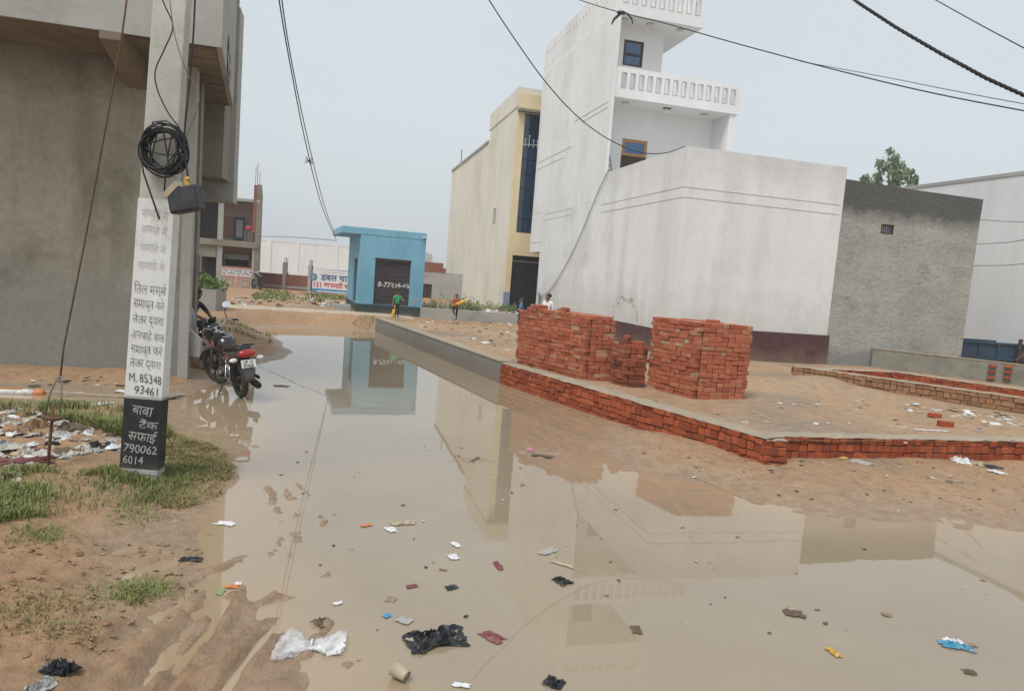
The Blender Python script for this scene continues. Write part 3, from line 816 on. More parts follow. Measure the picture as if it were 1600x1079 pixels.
tp = MB().holed(0.0, 3.40, 11.72, 12.72, 6.45, 6.57, hs).build('roof_parapet', 'white_paint', wh)
rim = MB()
for h in hs:
    rim.holed(h[0] - 0.022, h[1] + 0.022, h[2] - 0.022, h[3] + 0.022, 6.443, 6.452, [h])
rim.build('slot_rim', 'lamp_rim', tp)
MB().holed(6.57, 15.2, 11.72, 12.9, 0.0, 0.12, slots(6.7, 15.1, 22, 0.13, 12.0, 12.55), swap=True).build('roof_parapet', 'white_tower', wh)
MB().holed(6.57, 15.2, 11.72, 12.9, 3.28, 3.40, slots(6.7, 15.1, 22, 0.13, 12.0, 12.55), swap=True).build('roof_parapet', 'white_tower', wh)
soffit_light(0.55, 6.9, 11.55, wh); soffit_light(1.55, 6.9, 11.55, wh); soffit_light(2.75, 6.95, 11.55, wh); soffit_light(2.85, 9.0, 11.55, wh)
# peeling patch at the foot of the side wall: raised ring of damp plaster
pp = MB()
rnd = random.Random(4)
for i in range(46):
    a = math.pi * (0.02 + 0.96 * i / 45)
    cy, cz = 3.1 - 0.95 * math.cos(a) + rnd.uniform(-.06, .06), 1.0 + 0.95 * math.sin(a) * (0.9 + 0.1 * math.sin(3 * a)) + rnd.uniform(-.05, .05)
    if cz < 1.06 or rnd.random() < 0.3: continue
    cy += rnd.gauss(0, .05); cz += rnd.gauss(0, .04)
    k = 5; r = rnd.uniform(0.03, 0.085)
    pts = [(cy + r * math.cos(t * 6.283 / k) * rnd.uniform(.6, 1.5), cz + r * math.sin(t * 6.283 / k) * rnd.uniform(.6, 1.2)) for t in range(k)]
    pp.prism(pts, 'x', -0.006, 0.002)
pp.build('peeled_plaster', 'grey_patch', wh)

lad = thing('ladder', 'old weathered ladder leaning in the corner of the white roof terrace', 'ladder', CORNER, ANG)
for dx in (0.0, 0.26):
    MB().tube([(0.22 + dx, 6.4, 5.9), (0.24 + dx * 0.5, 7.2, 7.5)], 0.022, 6).build('rail', 'bark', lad)
for k in range(8):
    t = (k + 0.6) / 8.4
    MB().tube([(0.22 + 0.02 * t, 6.4 + 0.8 * t, 5.9 + 1.6 * t), (0.48 - 0.11 * t, 6.4 + 0.8 * t, 5.9 + 1.6 * t)], 0.017, 5).build('rung', 'bark', lad)

# ---- grey rendered building beside it
gb = frame_thing('grey_building', 'plain grey cement rendered building with one small barred window', 'building')
MB().holed(5.0, 9.85, 0.1, 4.86, 0.03, 0.3, [(6.38, 6.83, 4.27, 4.55)]).build('wall', 'grey_render', gb)
MB().box(5.0, 9.85, 0.3, 12, 0.1, 4.86).build('body', 'grey_render', gb)
MB().prism([(4.985, 4.86), (9.85, 4.86), (9.87, 5.6), (7.4, 5.62), (4.985, 5.68)], 'y', 0.03, 12).build('parapet', 'grey_render', gb)
gw = MB().holed(6.38, 6.83, 4.27, 4.55, 0.05, 0.12, [(6.42, 6.79, 4.31, 4.51)]).build('window', 'wood_dark', gb)
MB().box(6.4, 6.81, 0.13, 0.16, 4.29, 4.53).build('pane', 'glass_blue', gw)
for k in range(5):
    x = 6.46 + k * 0.072
    MB().box(x, x + 0.018, 0.075, 0.09, 4.3, 4.52).build('bar', 'steel_grey', gw)

# ---- white building far right
rb = frame_thing('white_warehouse', 'long plain white walled building behind the blue trailer', 'building')
MB().box(14.0, 22.0, -6.0, 16.0, 0.0, 7.07).build('wall', 'white_far', rb)
MB().box(13.97, 22.0, -6.0, 16.0, 7.07, 7.2).build('coping', 'concrete_light', rb)

# ---- yellow building
yb = frame_thing('cream_building', 'narrow three storey cream building with a tall dark glass strip and black gate', 'building')
MB().box(-0.86, 4.0, 16.3, 36.0, 0.0, 9.75).build('side_wall', 'cream_plaster', yb)
MB().box(-0.86, 4.0, 16.3, 22.4, 9.75, 10.3).box(-0.90, 4.0, 16.15, 22.7, 10.3, 11.2).build('upper_wall', 'cream_plaster', yb)
MB().box(-0.93, 4.05, 22.7, 36.05, 9.65, 9.78).build('coping', 'concrete_light', yb)
MB().holed(-0.86, 4.0, 3.25, 10.9, 16.05, 16.3, [(-0.52, 3.6, 4.35, 10.0)]).build('front_wall', 'yellow_paint', yb)
MB().box(-0.86, -0.60, 16.05, 16.3, 1.45, 3.25).build('gate_pier', 'yellow_paint', yb)
MB().box(-0.87, -0.59, 16.04, 16.31, 0.2, 1.45).build('tiled_pier_base', 'tile_blue', yb)
MB().box(-0.9, 4.0, 15.7, 16.05, 10.02, 10.14).build('sunshade', 'concrete_old', yb)
gs = MB().box(-0.52, 3.6, 16.18, 16.22, 4.35, 10.0).build('glass_strip', 'glass_tower', yb)
mu = MB()
for k in range(9):
    z = 4.35 + k * 0.706
    mu.box(-0.52, 3.6, 16.15, 16.18, z - 0.015, z + 0.015)
for x in (-0.52, -0.22, 0.08, 0.38, 0.9, 1.5):
    mu.box(x - 0.012, x + 0.012, 16.148, 16.178, 4.35, 10.0)
mu.build('mullion', 'gate_dark', gs)
fin = MB()
for k, x in enumerate((-0.4, -0.2, 0.02, 0.22)):
    fin.tube([(x, 16.12, 8.45), (x, 16.12, 8.75 + 0.2 * (k == 1))], 0.02, 5)
    fin.ball((x, 16.12, 8.78 + 0.2 * (k == 1)), (0.035, 0.035, 0.05), 8, 6)
fin.tube([(-0.48, 16.12, 8.55), (0.4, 16.12, 8.6)], 0.018, 5)
fin.build('finial_rail', 'plastic_white', yb)
gt = MB().box(-0.58, 2.2, 16.2, 16.26, 0.3, 3.25).build('gate', 'gate_dark', yb)
for x in (-0.56, 0.1, 0.8):
    MB().box(x, x + 0.05, 16.165, 16.2, 0.3, 3.2).build('gate_bar', 'black_plastic', gt)
MB().box(-0.58, 2.2, 16.16, 16.2, 2.95, 3.0).build('gate_rail', 'steel_grey', gt)
MB().box(-0.88, -0.862, 19.4, 20.0, 4.95, 5.75).build('wall_vent', 'concrete_light', yb)
MB().box(-1.0, 2.3, 15.0, 16.0, 0.1, 0.46).build('door_step', 'concrete_light', yb)
MB().tube([(-0.7, 33.2, 9.7), (-0.7, 33.2, 10.9)], 0.03, 5).build('rebar', 'iron_rust', yb)

# ---- turquoise kiosk
sh = thing('blue_kiosk', 'small turquoise painted shop with a closed dark shutter', 'shop', G(557, 493, 0.25).to_2d().to_3d(), R_(19))
kw, kd = 2.52, 4.2
MB().holed(0, kw, 0.72, 3.36, 0, 0.22, [(0.60, 1.98, 0.73, 2.5)]).build('front_wall', 'blue_paint', sh)
sdw = MB().holed(0.22, kd, 0.72, 3.36, 0, 0.2, [(0.7, 1.9, 0.73, 2.45)], swap=True)
sdw.box(kw - 0.2, kw, 0.22, kd, 0.72, 3.36).box(0.2, kw - 0.2, kd - 0.2, kd - 0.002, 0.72, 3.36)
sdw.build('side_wall', 'blue_paint', sh)
MB().box(-0.015, kw + 0.015, -0.02, kd + 0.02, 0.0, 0.72).build('plinth', 'green_plinth', sh)
rf = MB().box(-0.72, kw + 0.012, -0.014, kd + 0.1, 3.36, 3.62).build('roof', 'blue_paint', sh, bevel=0.012)
st = MB()
for k in range(22):
    z = 0.73 + k * 0.0805
    st.box(0.61, 1.97, 0.08 + 0.012 * (k % 2), 0.14, z, z + 0.078)
shut = st.build('shutter', 'shutter_paint', sh)
MB().box(0.59, 1.99, -0.012, 0.09, 2.44, 2.52).build('shutter_box', 'shutter_paint', shut)
MB().box(0.08, 0.12, 0.7, 1.9, 0.73, 2.45).build('side_door', 'gate_dark', sh)
MB().prism([(2.18, 0.95), (2.3, 1.02), (2.42, 1.04), (2.26, 0.93), (2.2, 0.8)], 'y', -0.012, -0.003).build('flaked_paint', 'concrete_light', sh)
MB().box(kw - 0.16, kw - 0.04, -0.11, -0.014, 3.42, 3.5).build('lamp', 'plastic_white', sh)
text_part('8-77\u0968\u09644-\u0966\u096a', 0.27, T(0.74, 0.072, 1.42) @ UP_FACE, 'chalk_white', sh, 'chalk_number', 0.1, 0.03, 0.006)
MB().box(-0.85, -0.2, 0.3, 1.0, 0.0, 0.62).build('step', 'concrete_light', sh)
MB().box(-0.38, -0.02, -0.3, 0.3, 0.0, 0.38).build('step', 'concrete_old', sh)
lowb = thing('retaining_wall', 'low grey cement wall with weeds on it beside the turquoise shop', 'wall', CORNER, ANG)
MB().box(-5.58, -1.05, 10.15, 10.4, 0.0, 0.72).build('wall', 'concrete_light', lowb)
MB().box(-5.58, -1.05, 10.4, 15.8, 0.0, 0.66).build('earth_fill', 'lot_soil', lowb)

# ---- pale house behind the kiosk
ph_ = thing('pale_house', 'low whitewashed house with a brick parapet seen between shop and cream building', 'house', (-5.4, 46, 0), R_(8))
MB().holed(-2.5, 2.2, 0.0, 2.1, 0, 0.25, [(-0.75, -0.1, 0.0, 1.3)]).box(-2.5, 2.2, 0.25, 4, 0, 2.1).build('wall', 'concrete_light', ph_)
MB().box(-2.5, 0.55, -0.02, 4, 2.1, 2.72).build('parapet', 'brick_far', ph_)
MB().box(-0.75, -0.1, 0.12, 0.16, 0, 1.3).build('door', 'wood_dark', ph_)
MB().box(0.1, 0.75, -0.018, 4, 2.1, 2.4).build('parapet_end', 'brick_far', ph_)

# ---- left: unfinished concrete house
lh = frame_thing('concrete_house', 'unfinished bare concrete house with a deep overhang behind the pole', 'house')
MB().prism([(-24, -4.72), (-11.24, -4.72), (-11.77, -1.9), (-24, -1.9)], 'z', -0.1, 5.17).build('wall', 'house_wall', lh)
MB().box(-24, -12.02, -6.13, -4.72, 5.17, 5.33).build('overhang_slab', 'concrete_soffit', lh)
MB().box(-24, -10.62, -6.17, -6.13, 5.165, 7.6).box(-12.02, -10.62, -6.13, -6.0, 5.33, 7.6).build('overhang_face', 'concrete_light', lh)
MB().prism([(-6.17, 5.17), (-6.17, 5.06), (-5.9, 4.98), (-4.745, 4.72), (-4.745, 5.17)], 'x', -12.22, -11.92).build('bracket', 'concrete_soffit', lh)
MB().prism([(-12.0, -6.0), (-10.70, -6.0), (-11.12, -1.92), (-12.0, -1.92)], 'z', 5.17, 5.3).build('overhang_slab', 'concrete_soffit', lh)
bl = MB()
for k in range(22):
    y = -5.95 + k * 0.183
    e = -10.70 - 0.42 * (y + 6.0) / 4.08 - 0.03
    bl.prism([(-11.2, y), (e, y), (e - 0.018, y + 0.176), (-11.2, y + 0.176)], 'z', 5.155 + 0.006 * (k % 3), 5.175)
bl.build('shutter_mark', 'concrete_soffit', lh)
MB().prism([(-10.70, -6.13), (-10.62, -6.13), (-11.04, -1.9), (-11.12, -1.9)], 'z', 5.16, 7.6).build('overhang_side', 'concrete_light', lh)
MB().box(-11.36, -11.2, -4.76, -4.55, -0.1, 5.17).build('pillar', 'concrete_light', lh)
MB().box(-11.40, -11.3, -4.3, -4.15, 0.5, 3.1).build('door_frame', 'wood_orange', lh)
MB().box(-11.5, -11.30, -3.75, -3.5, 0.0, 5.16).build('pillar', 'concrete_old', lh)
mb = MB().box(-11.3, -11.24, -3.7, -3.58, 1.85, 2.15).build('meter_box', 'plastic_grey', lh)
# rags hung over the parapet
for k, (y, z, s_) in enumerate(((-4.6, 5.45, 0.42), (-4.2, 5.25, 0.34), (-3.8, 5.3, 0.22))):
    vs = [Vector((0.012 + 0.035 * abs(mnoise.noise(Vector((i * .6, j * .6, k * 9)))), (i / 8 - .5) * s_ * (1 - .3 * j / 8), -j / 8 * s_ * 1.4)) for j in range(9) for i in range(9)]
    MB().add(vs, [(j * 9 + i, j * 9 + i + 1, j * 9 + i + 10, j * 9 + i + 9) for j in range(8) for i in range(8)], T(-10.62 - 0.42 * (y + 6.13) / 4.23, y, z + 0.3) @ Rz(R_(5.7))).build('hung_rag', 'plastic_black' if k < 2 else 'plastic_grey', lh, True)

lb = frame_thing('neighbour_house', 'grey rendered house with a projecting upper storey next to the concrete house', 'house')
MB().box(-20, -11.2, -1.88, -0.4, 3.75, 9.2).build('upper_storey', 'concrete_old', lb)
MB().box(-20, -11.1, -0.95, -0.36, 3.33, 3.75).build('edge_beam', 'concrete_light', lb)
MB().box(-11.2, -11.1, -0.98, -0.38, 3.75, 7.4).build('edge_fin', 'concrete_light', lb)
MB().box(-20, -12.0, -1.86, -0.4, -0.1, 3.75).build('lower_wall', 'concrete_old', lb)

# ---- far left house
fh = frame_thing('pink_house', 'two storey unfinished pink house with an open balcony at the street end', 'house')
fu = 24.84
_w = CORNER + Rz(ANG) @ Vector((-13.3, fu, 0))
fh.rotation_euler = (0, 0, R_(19.5)); fh.location = _w - Rz(R_(19.5)) @ Vector((-13.3, fu, 0))
MB().box(-19, -13.3, fu + 1.4, fu + 8, 0.0, 5.2).build('back_wall', 'pink_plaster', fh)
MB().box(-15.1, -13.45, fu + 1.37, fu + 1.4, 0.2, 2.7).build('lower_back_wall', 'orange_plaster', fh)
MB().box(-15.15, -14.55, fu + 1.36, fu + 1.39, 3.25, 4.35).build('upper_door_wall', 'orange_plaster', fh)
MB().box(-17.8, -13.25, fu - 0.1, fu + 1.4, 2.66, 3.0).build('balcony_slab', 'concrete_old', fh)
MB().box(-17.8, -13.2, fu - 0.05, fu + 8, 5.2, 5.36).build('roof_slab', 'concrete_light', fh)
MB().box(-15.36, -15.08, fu, fu + 0.3, 0.1, 5.2).build('column', 'concrete_light', fh)
MB().box(-13.52, -13.22, fu - 0.02, fu + 0.3, 0.1, 2.66).build('column', 'concrete_light', fh)
MB().box(-13.4, -13.15, fu - 0.04, fu + 8, 0.1, 6.2).build('side_wall', 'concrete_old', fh)
MB().box(-13.56, -13.39, fu - 0.05, fu + 0.5, 3.55, 6.15).build('brick_pier', 'brick_far', fh)
for dx, h in ((-13.5, 7.2), (-13.4, 7.35), (-13.28, 6.9)):
    MB().tube([(dx, fu + 0.1, 5.9), (dx, fu + 0.1, h)], 0.016, 5).build('rebar', 'iron_rust', fh)
MB().box(-17.8, -15.4, fu + 0.02, fu + 0.2, 2.0, 2.66).build('lintel', 'concrete_old', fh)
MB().box(-17.8, -15.4, fu + 0.4, fu + 0.45, 0.1, 2.0).build('doorway', 'dark_void', fh)
MB().box(-17.8, -15.95, fu + 0.36, fu + 0.39, 0.1, 2.0).build('door_leaf', 'wood_dark', fh)
MB().box(-17.8, -15.4, fu + 0.5, fu + 0.55, 3.0, 5.2).build('stair_void', 'dark_void', fh)
gl = MB()
for k in range(12):
    x = -17.7 + k * 0.2
    gl.box(x, x + 0.03, fu + 0.1, fu + 0.13, 3.0, 5.2)
for k in range(10):
    z = 3.1 + k * 0.22
    gl.box(-17.8, -15.36, fu + 0.13, fu + 0.155, z, z + 0.03)
gl.build('grille', 'wire_black', fh)
# ground floor parapet of pierced blocks
hs = [(x, x + 0.075, z, z + 0.075) for i in range(12) for x, z in [(-14.98 + i * 0.125, 1.12 + 0.14 * (i % 2))]]
hs += [(x + 0.0, x + 0.075, 1.12 + 0.14 * ((i + 1) % 2) + 0.04, 1.12 + 0.14 * ((i + 1) % 2) + 0.10) for i in range(0, 12, 3) for x in [-14.98 + i * 0.125]]
MB().holed(-15.08, -13.5, 1.05, 1.45, fu + 0.02, fu + 0.1, hs).build('pierced_screen', 'plastic_white', fh)
MB().box(-15.08, -13.5, fu, fu + 0.12, 1.45, 1.52).box(-15.08, -13.5, fu, fu + 0.12, 0.98, 1.05).box(-14.4, -14.2, fu - 0.002, fu + 0.12, 0.4, 0.98).build('parapet_trim', 'orange_trim', fh)
MB().box(-15.08, -13.5, fu + 0.02, fu + 0.12, 0.1, 0.98).build('parapet_panel', 'concrete_light', fh)
for x in (-14.92, -14.05):
    MB().holed(x, x + 0.42, 0.5, 0.9, fu, fu + 0.02, [(x + 0.05, x + 0.37, 0.55, 0.85)]).build('panel_frame', 'orange_trim', fh)
lw = MB().box(-14.95, -13.75, fu + 1.33, fu + 1.37, 1.6, 2.2).build('lower_window', 'dark_void', fh)
MB().box(-15.0, -13.7, fu + 1.1, fu + 1.37, 1.95, 2.25).build('sunshade', 'concrete_light', fh)
ud = MB().holed(-14.55, -14.0, 3.1, 4.35, fu + 0.9, fu + 0.98, [(-14.45, -14.1, 3.25, 4.2)]).build('blue_door', 'trailer_blue', fh)
MB().box(-14.45, -14.1, fu + 0.93, fu + 0.95, 3.25, 4.2).build('pane', 'plastic_grey', ud)
rl = MB()
for k in range(5):
    rl.tube([(-13.95, fu + 0.05, 3.1 + k * 0.13), (-13.55, fu + 0.05, 3.1 + k * 0.13)], 0.02, 5)
for x in (-13.95, -13.75, -13.58):
    rl.tube([(x, fu + 0.05, 3.0), (x, fu + 0.05, 3.64)], 0.018, 5)
rl.build('railing', 'steel_grey', fh)
red = MB()
red.ball((-13.75, fu + 0.05, 3.75), (0.18, 0.1, 0.14), 10, 7)
rc = red.build('hanging_cloth', 'cloth_red'); rc.location = fh.location; rc.rotation_euler = fh.rotation_euler
tag(rc, 'small red cloth hung on the balcony rail of the pink house', 'cloth')

# ---- white factory far behind
fw = thing('factory_wall', 'long pale white factory building far behind the brick boundary wall', 'building', (-24, 75, 0), R_(3))
MB().box(-16, 14, 0, 12, -1.5, 3.95).build('wall', 'white_far', fw)
for x in (-10, -6, -2.6, 0.3, 4.4):
    MB().box(x, x + 0.45, -0.06, 0.0, -1.5, 4.0).build('pilaster', 'white_far', fw)
MB().box(-16, 14, -0.03, 12, 3.95, 4.1).build('coping', 'white_far', fw)

# ---- brick boundary wall with concrete posts
bw = thing('boundary_wall', 'low brick boundary wall with bare concrete posts and rods', 'wall', (-15.6, 42, 0), R_(-1))
MB().box(-1.5, 3.7, 0, 0.2, 0.62, 1.30).build('upper_panel', 'brick_far', bw)
MB().box(-1.5, 3.7, -0.02, 0.22, 0.5, 0.62).build('tie_beam', 'concrete_light', bw)
MB().box(-1.5, 3.7, 0.0, 0.2, -0.1, 0.5).build('lower_panel', 'brick_far', bw)
for x, h in ((1.78, 2.0), (3.3, 1.95)):
    p_ = MB().box(x - 0.1, x + 0.1, -0.06, 0.26, -0.1, h).build('post', 'concrete_light', bw)
    for dx in (-0.05, 0.05):
        MB().tube([(x + dx, 0.1, h), (x + dx, 0.1, h + 0.3)], 0.013, 5).build('rebar', 'iron_rust', p_)
for x, m_ in ((1.45, 'concrete_old'), (2.97, 'brick_far')):
    p_ = MB().box(x - 0.09, x + 0.09, 1.2, 1.4, -0.1, 1.85 if m_ == 'brick_far' else 1.4).build('post', m_, bw)
    for dx in (-0.05, 0.05):
        MB().tube([(x + dx, 1.3, 1.2), (x + dx, 1.3, 2.25)], 0.015, 5).build('rebar', 'iron_rust', p_)

# ---- banner
bn = thing('banner', 'white printed banner with blue and red lettering beside the turquoise shop', 'banner', (-12.1, 41.8, 0), R_(0))
MB().box(0, 4.4, 0.0, 0.03, 0.62, 1.78).build('sheet', 'banner_white', bn)
MB().box(0, 4.4, -0.004, 0.03, 0.30, 0.62).build('footer_band', 'banner_blue', bn)
MB().prism([(0.0, 1.78), (4.4, 1.78), (4.4, 1.72), (2.2, 1.74)], 'y', -0.004, 0.028).build('header_band', 'banner_blue', bn)
MB().lathe([(0, 0), (0.22, 0), (0.22, -0.01), (0, -0.01)], 20, T(0.08, -0.001, 1.28) @ Rx(R_(-90))).build('emblem', 'banner_blue', bn)
MB().prism([(0.0, 1.12), (0.17, 1.25), (0.02, 1.44)], 'y', -0.02, -0.012).build('emblem_mark', 'banner_yellow', bn)
text_part('\u0921\u092c\u0932 \u091a\u093e\u092c\u0940', 0.52, T(0.5, -0.006, 1.12) @ UP_FACE, 'ink_blue', bn, 'lettering', 0, 0, 0.012)
text_part('121 \u092c\u093e\u0938\u092e\u0924\u0940 \u091a\u093e\u0935\u0932', 0.38, T(0.03, -0.006, 0.72) @ UP_FACE, 'ink_red', bn, 'lettering', 0, 0, 0.012)
MB().box(0.6, 1.9, -0.006, 0.0, 1.60, 1.625).build('lettering', 'ink_grey', bn)
MB().box(0.3, 2.4, -0.008, -0.004, 0.44, 0.50).build('lettering', 'banner_white', bn)
for x in (-0.04, 2.2):
    MB().tube([(x, 0.05, 0.0), (x, 0.05, 1.85)], 0.03, 6).build('post', 'wood_dark', bn)

# ---- planter wall with bush
pl = thing('planter', 'grey plastered planter full of green plants near the doorway', 'planter', (-10.05, 22.1, 0), R_(10))
MB().holed(-1.2, 0.62, 0.1, 1.06, 0, 0.12, []).box(0.5, 0.62, 0.12, 1.4, 0.1, 1.06).box(-1.2, 0.5, 1.28, 1.4, 0.1, 1.06).build('wall', 'concrete_light', pl)
def leaves(mb, c, rad, n, size, rnd, flat=0.5, shell=0.55):
    for _ in range(n):
        while True:
            p = Vector((rnd.uniform(-1, 1), rnd.uniform(-1, 1), rnd.uniform(-1, 1)))
            if shell < p.length < 1: break
        q = Vector((c[0] + p.x * rad[0], c[1] + p.y * rad[1], c[2] + p.z * rad[2]))
        a = Vector((rnd.gauss(0, 1), rnd.gauss(0, 1), rnd.gauss(0, flat))).normalized()
        b_ = a.orthogonal().normalized()
        b_ = Matrix.Rotation(rnd.uniform(0, 6.28), 3, a) @ b_
        s_ = size * rnd.uniform(.6, 1.4)
        mb.add([q - a * s_, q + b_ * s_ * .35, q + a * s_, q - b_ * s_ * .35], [(0, 1, 2, 3)])
rnd = random.Random(12)
bm_ = MB()
for k in range(16):
    leaves(bm_, (-1.1 + k * 0.11 + rnd.uniform(-.1, .1), 0.6 + rnd.uniform(-.3, .3), 1.1 + rnd.uniform(0, .22)), (0.24, 0.3, 0.24), 150, 0.05, rnd, 0.8, 0.2)
bm_.build('foliage', 'leaf_bush', pl)

# ================================================================ BRICKWORK
_bm = {}
def brick_mesh(lx, ly, lz, mat):
    key = (round(lx, 3), round(ly, 3), round(lz, 3), mat)
    if key not in _bm:
        lst = []
        for s_ in range(4):
            rnd = random.Random(str(key) + str(s_))
            bmm = bmesh.new()
            bmesh.ops.create_cube(bmm, size=1.0)
            for v in bmm.verts:
                v.co = Vector((v.co.x * lx, v.co.y * ly, v.co.z * lz)) + Vector((rnd.uniform(-1, 1), rnd.uniform(-1, 1), rnd.uniform(-1, 1))) * 0.0045
            bmesh.ops.bevel(bmm, geom=bmm.edges[:], offset=0.007, segments=1, affect='EDGES', profile=0.5)
            mm = bpy.data.meshes.new('brick'); bmm.to_mesh(mm); bmm.free()
            mm.materials.append(MT[mat])
            lst.append(mm)
        _bm[key] = lst
    return random.choice(_bm[key])
BL, BW, BH = 0.228, 0.112, 0.074
def put_brick(parent, p, ang, lx=BL, ly=BW, lz=BH, mat='brick_red', tilt=0.0):
    o = bpy.data.objects.new('brick', brick_mesh(lx, ly, lz, mat))
    o.parent = parent
    o.location = p
    o.rotation_euler = (random.gauss(0, 0.012) + tilt, random.gauss(0, 0.012), ang + random.gauss(0, 0.02) + (math.pi if random.random() < .5 else 0))
    COL.objects.link(o)
    return o
def run(length, offset, p_head):
    out = []; x = -offset
    while x < length - 0.03:
        l = BW if random.random() < p_head else BL
        a, b_ = max(x, 0), min(x + l, length)
        if b_ - a > 0.05:
            out.append(((a + b_) / 2, b_ - a))
        x += l + random.uniform(0.004, 0.012)
    return out
def snap(l):
    return BW if l < 0.15 else (0.18 if l < 0.205 else BL)
def stack(name, label, P, dl, ll, df, lf, n, z0, mat, topfill=True, extra=None, pitch=0.0775, p_head=0.3):
    t = thing(name, label, 'bricks', (P[0], P[1], z0), 0, 'brick stacks on the vacant lot')
    dl = Vector(dl).normalized(); df = Vector(df).normalized()
    al, af = math.atan2(dl.y, dl.x), math.atan2(df.y, df.x)
    nl = Vector((dl.y, -dl.x, 0)); nl = nl if nl.dot(df) > 0 else -nl       # inward from left face
    nf = Vector((df.y, -df.x, 0)); nf = nf if nf.dot(dl) > 0 else -nf
    for k in range(n):
        z = k * pitch + BH / 2 + 0.004
        wob = 0.02 * math.sin(k * 0.9) + random.gauss(0, 0.006)
        for c_, l in run(ll, BL * 0.5 * (k % 2) + random.uniform(0, .05), p_head):
            bulge = 0.03 * math.sin(c_ / ll * 3.1) * math.sin(k / n * 3.1)
            p = dl * c_ + nl * (BW / 2 - bulge + random.gauss(0, 0.006) - wob * 0.3)
            put_brick(t, (p.x, p.y, z + random.gauss(0, .002)), al, snap(l), BW, BH, mat)
        for c_, l in run(lf - BW, BL * 0.5 * ((k + 1) % 2), p_head + 0.15):
            p = df * (c_ + BW) + nf * (BW / 2 + random.gauss(0, 0.006) + wob * 0.3)
            put_brick(t, (p.x, p.y, z + random.gauss(0, .002)), af, snap(l), BW, BH, mat)
    i = 0.06
    core = [nl * i + nf * i * 1, df * (lf - 0.03) + nf * i, df * (lf - 0.03) + dl * (ll - 0.03), dl * (ll - 0.03) + nl * i]
    cm = MB().prism([(q.x, q.y) for q in core], 'z', 0.0, n * pitch - 0.012)
    tag(cm.build('inner_bricks', 'brick_far', t), kind='stuff')
    if topfill:
        a = 0.14
        while a < ll:
            b_ = 0.2
            while b_ < lf:
                if random.random() < 0.93:
                    p = dl * a + df * b_
                    put_brick(t, (p.x, p.y, (n - 1) * pitch + BH / 2 + random.gauss(0, .006)), af if random.random() < .8 else al, BL, BW, BH, mat)
                b_ += 0.24
            a += 0.125
    for (a, b_, h, ang, tl) in (extra or []):
        p = dl * a + df * b_
        put_brick(t, (p.x, p.y, n * pitch + h), ang, mat=mat, tilt=tl)
    return t
ex = [(0.06 + 0.118 * k, 0.10 + random.uniform(0, .02), BH / 2, 0.25, 0) for k in range(0, 17)] + [(0.06 + 0.118 * k, 0.40 + random.uniform(0, .02), BH / 2, 0.25, 0) for k in range(0, 13)] + [(1.82, 0.1, BH * 1.5, 0.4, 0), (1.62, 0.1, BH * 1.5, 0.2, 0), (0.9, 0.14, BH * 1.6, 1.1, 0.12)]
s1 = stack('brick_stack', 'widest stack of red bricks, nearest the cream building', G(909, 594, .38), (-1.25, 1.88, 0), 2.26, (0.97, 0.25, 0), 0.62, 15, 0.36, 'brick_red', extra=ex)
s2_ = stack('brick_stack', 'small low stack of dark burnt bricks between the two big stacks', (2.05, 12.62), (-0.45, 1.0, 0), 0.46, (0.97, 0.25, 0), 0.42, 10, 0.36, 'brick_burnt', extra=[(0.2, 0.1, BH / 2, 0.4, 0), (0.25, 0.15, BH * 1.6, 1.2, 0.25), (0.12, 0.3, BH / 2, 0.2, 0)])
s3_ = stack('brick_stack', 'squarish stack of red bricks nearest the kerb corner', G(1080, 623, .38), (-0.59, 1.02, 0), 1.18, (0.99, 0.25, 0), 1.02, 17, 0.36, 'brick_red', extra=[(0.3, 0.5, BH / 2 - .02, 0.4, 0)])

def brick_wall(t, P0, P1, z0, spec, mat, depth=0.23, cap=True, capmat='cement_cap', mort='mortar', out_sign=1, capw=0.02, inner=False):
    """courses of single bricks along P0->P1; spec: list of (course height, p_head) from the bottom; bricks look out to the right of P0->P1 * out_sign"""
    d = (Vector(P1) - Vector(P0)); d.z = 0; L = d.length; d.normalize()
    nrm = Vector((d.y, -d.x, 0)) * out_sign
    ang = math.atan2(d.y, d.x)
    base = Vector((P0[0], P0[1], 0)) - Vector(t.location)
    z = z0
    for k, (h, p_head) in enumerate(spec):
        for c_, l in run(L, 0.11 * (k % 2) + random.uniform(0, .05), p_head):
            head = l < 0.15
            dp = 0.22 if head else BW
            hh = h - random.uniform(0.006, 0.014)
            prot = random.gauss(0, 0.007)
            p = base + d * c_ + nrm * (-dp / 2 + prot)
            lx = round(snap(l), 3)
            put_brick(t, (p.x, p.y, z + h / 2 + random.gauss(0, .004)), ang, lx, 0.22 if head else BW, round(h - 0.010, 3), mat)
        z += h
    M = T(*base) @ Rz(ang)
    s_ = out_sign
    y0, y1 = sorted((s_ * 0.034, s_ * depth))
    MB().box(0, L, y0, y1, z0, z - 0.004, M).build('mortar', mort, t)
    if cap:
        n_ = max(6, int(L / 0.12)); rnd = random.Random(int(L * 100))
        top = []; cm = MB()
        rows = [(s_ * -0.006), s_ * 0.07, s_ * depth * 0.7, s_ * (depth + capw)]
        vs = []
        for i in range(n_ + 1):
            x = L * i / n_
            for j, yy in enumerate(rows):
                e = rnd.uniform(-.018, .012) if j in (0, 3) else 0
                vs.append((x, yy + e, z + 0.012 + rnd.uniform(-.006, .01) - (0.016 if j in (0, 3) else 0)))
        fs = []
        for i in range(n_):
            for j in range(3):
                a, b_, c2, d2 = i * 4 + j, (i + 1) * 4 + j, (i + 1) * 4 + j + 1, i * 4 + j + 1
                fs.append((a, b_, c2, d2) if s_ > 0 else (d2, c2, b_, a))
        cm.add(vs, fs, M)
        cm.build('cement_cap', capmat, t, smooth=True)
    return z
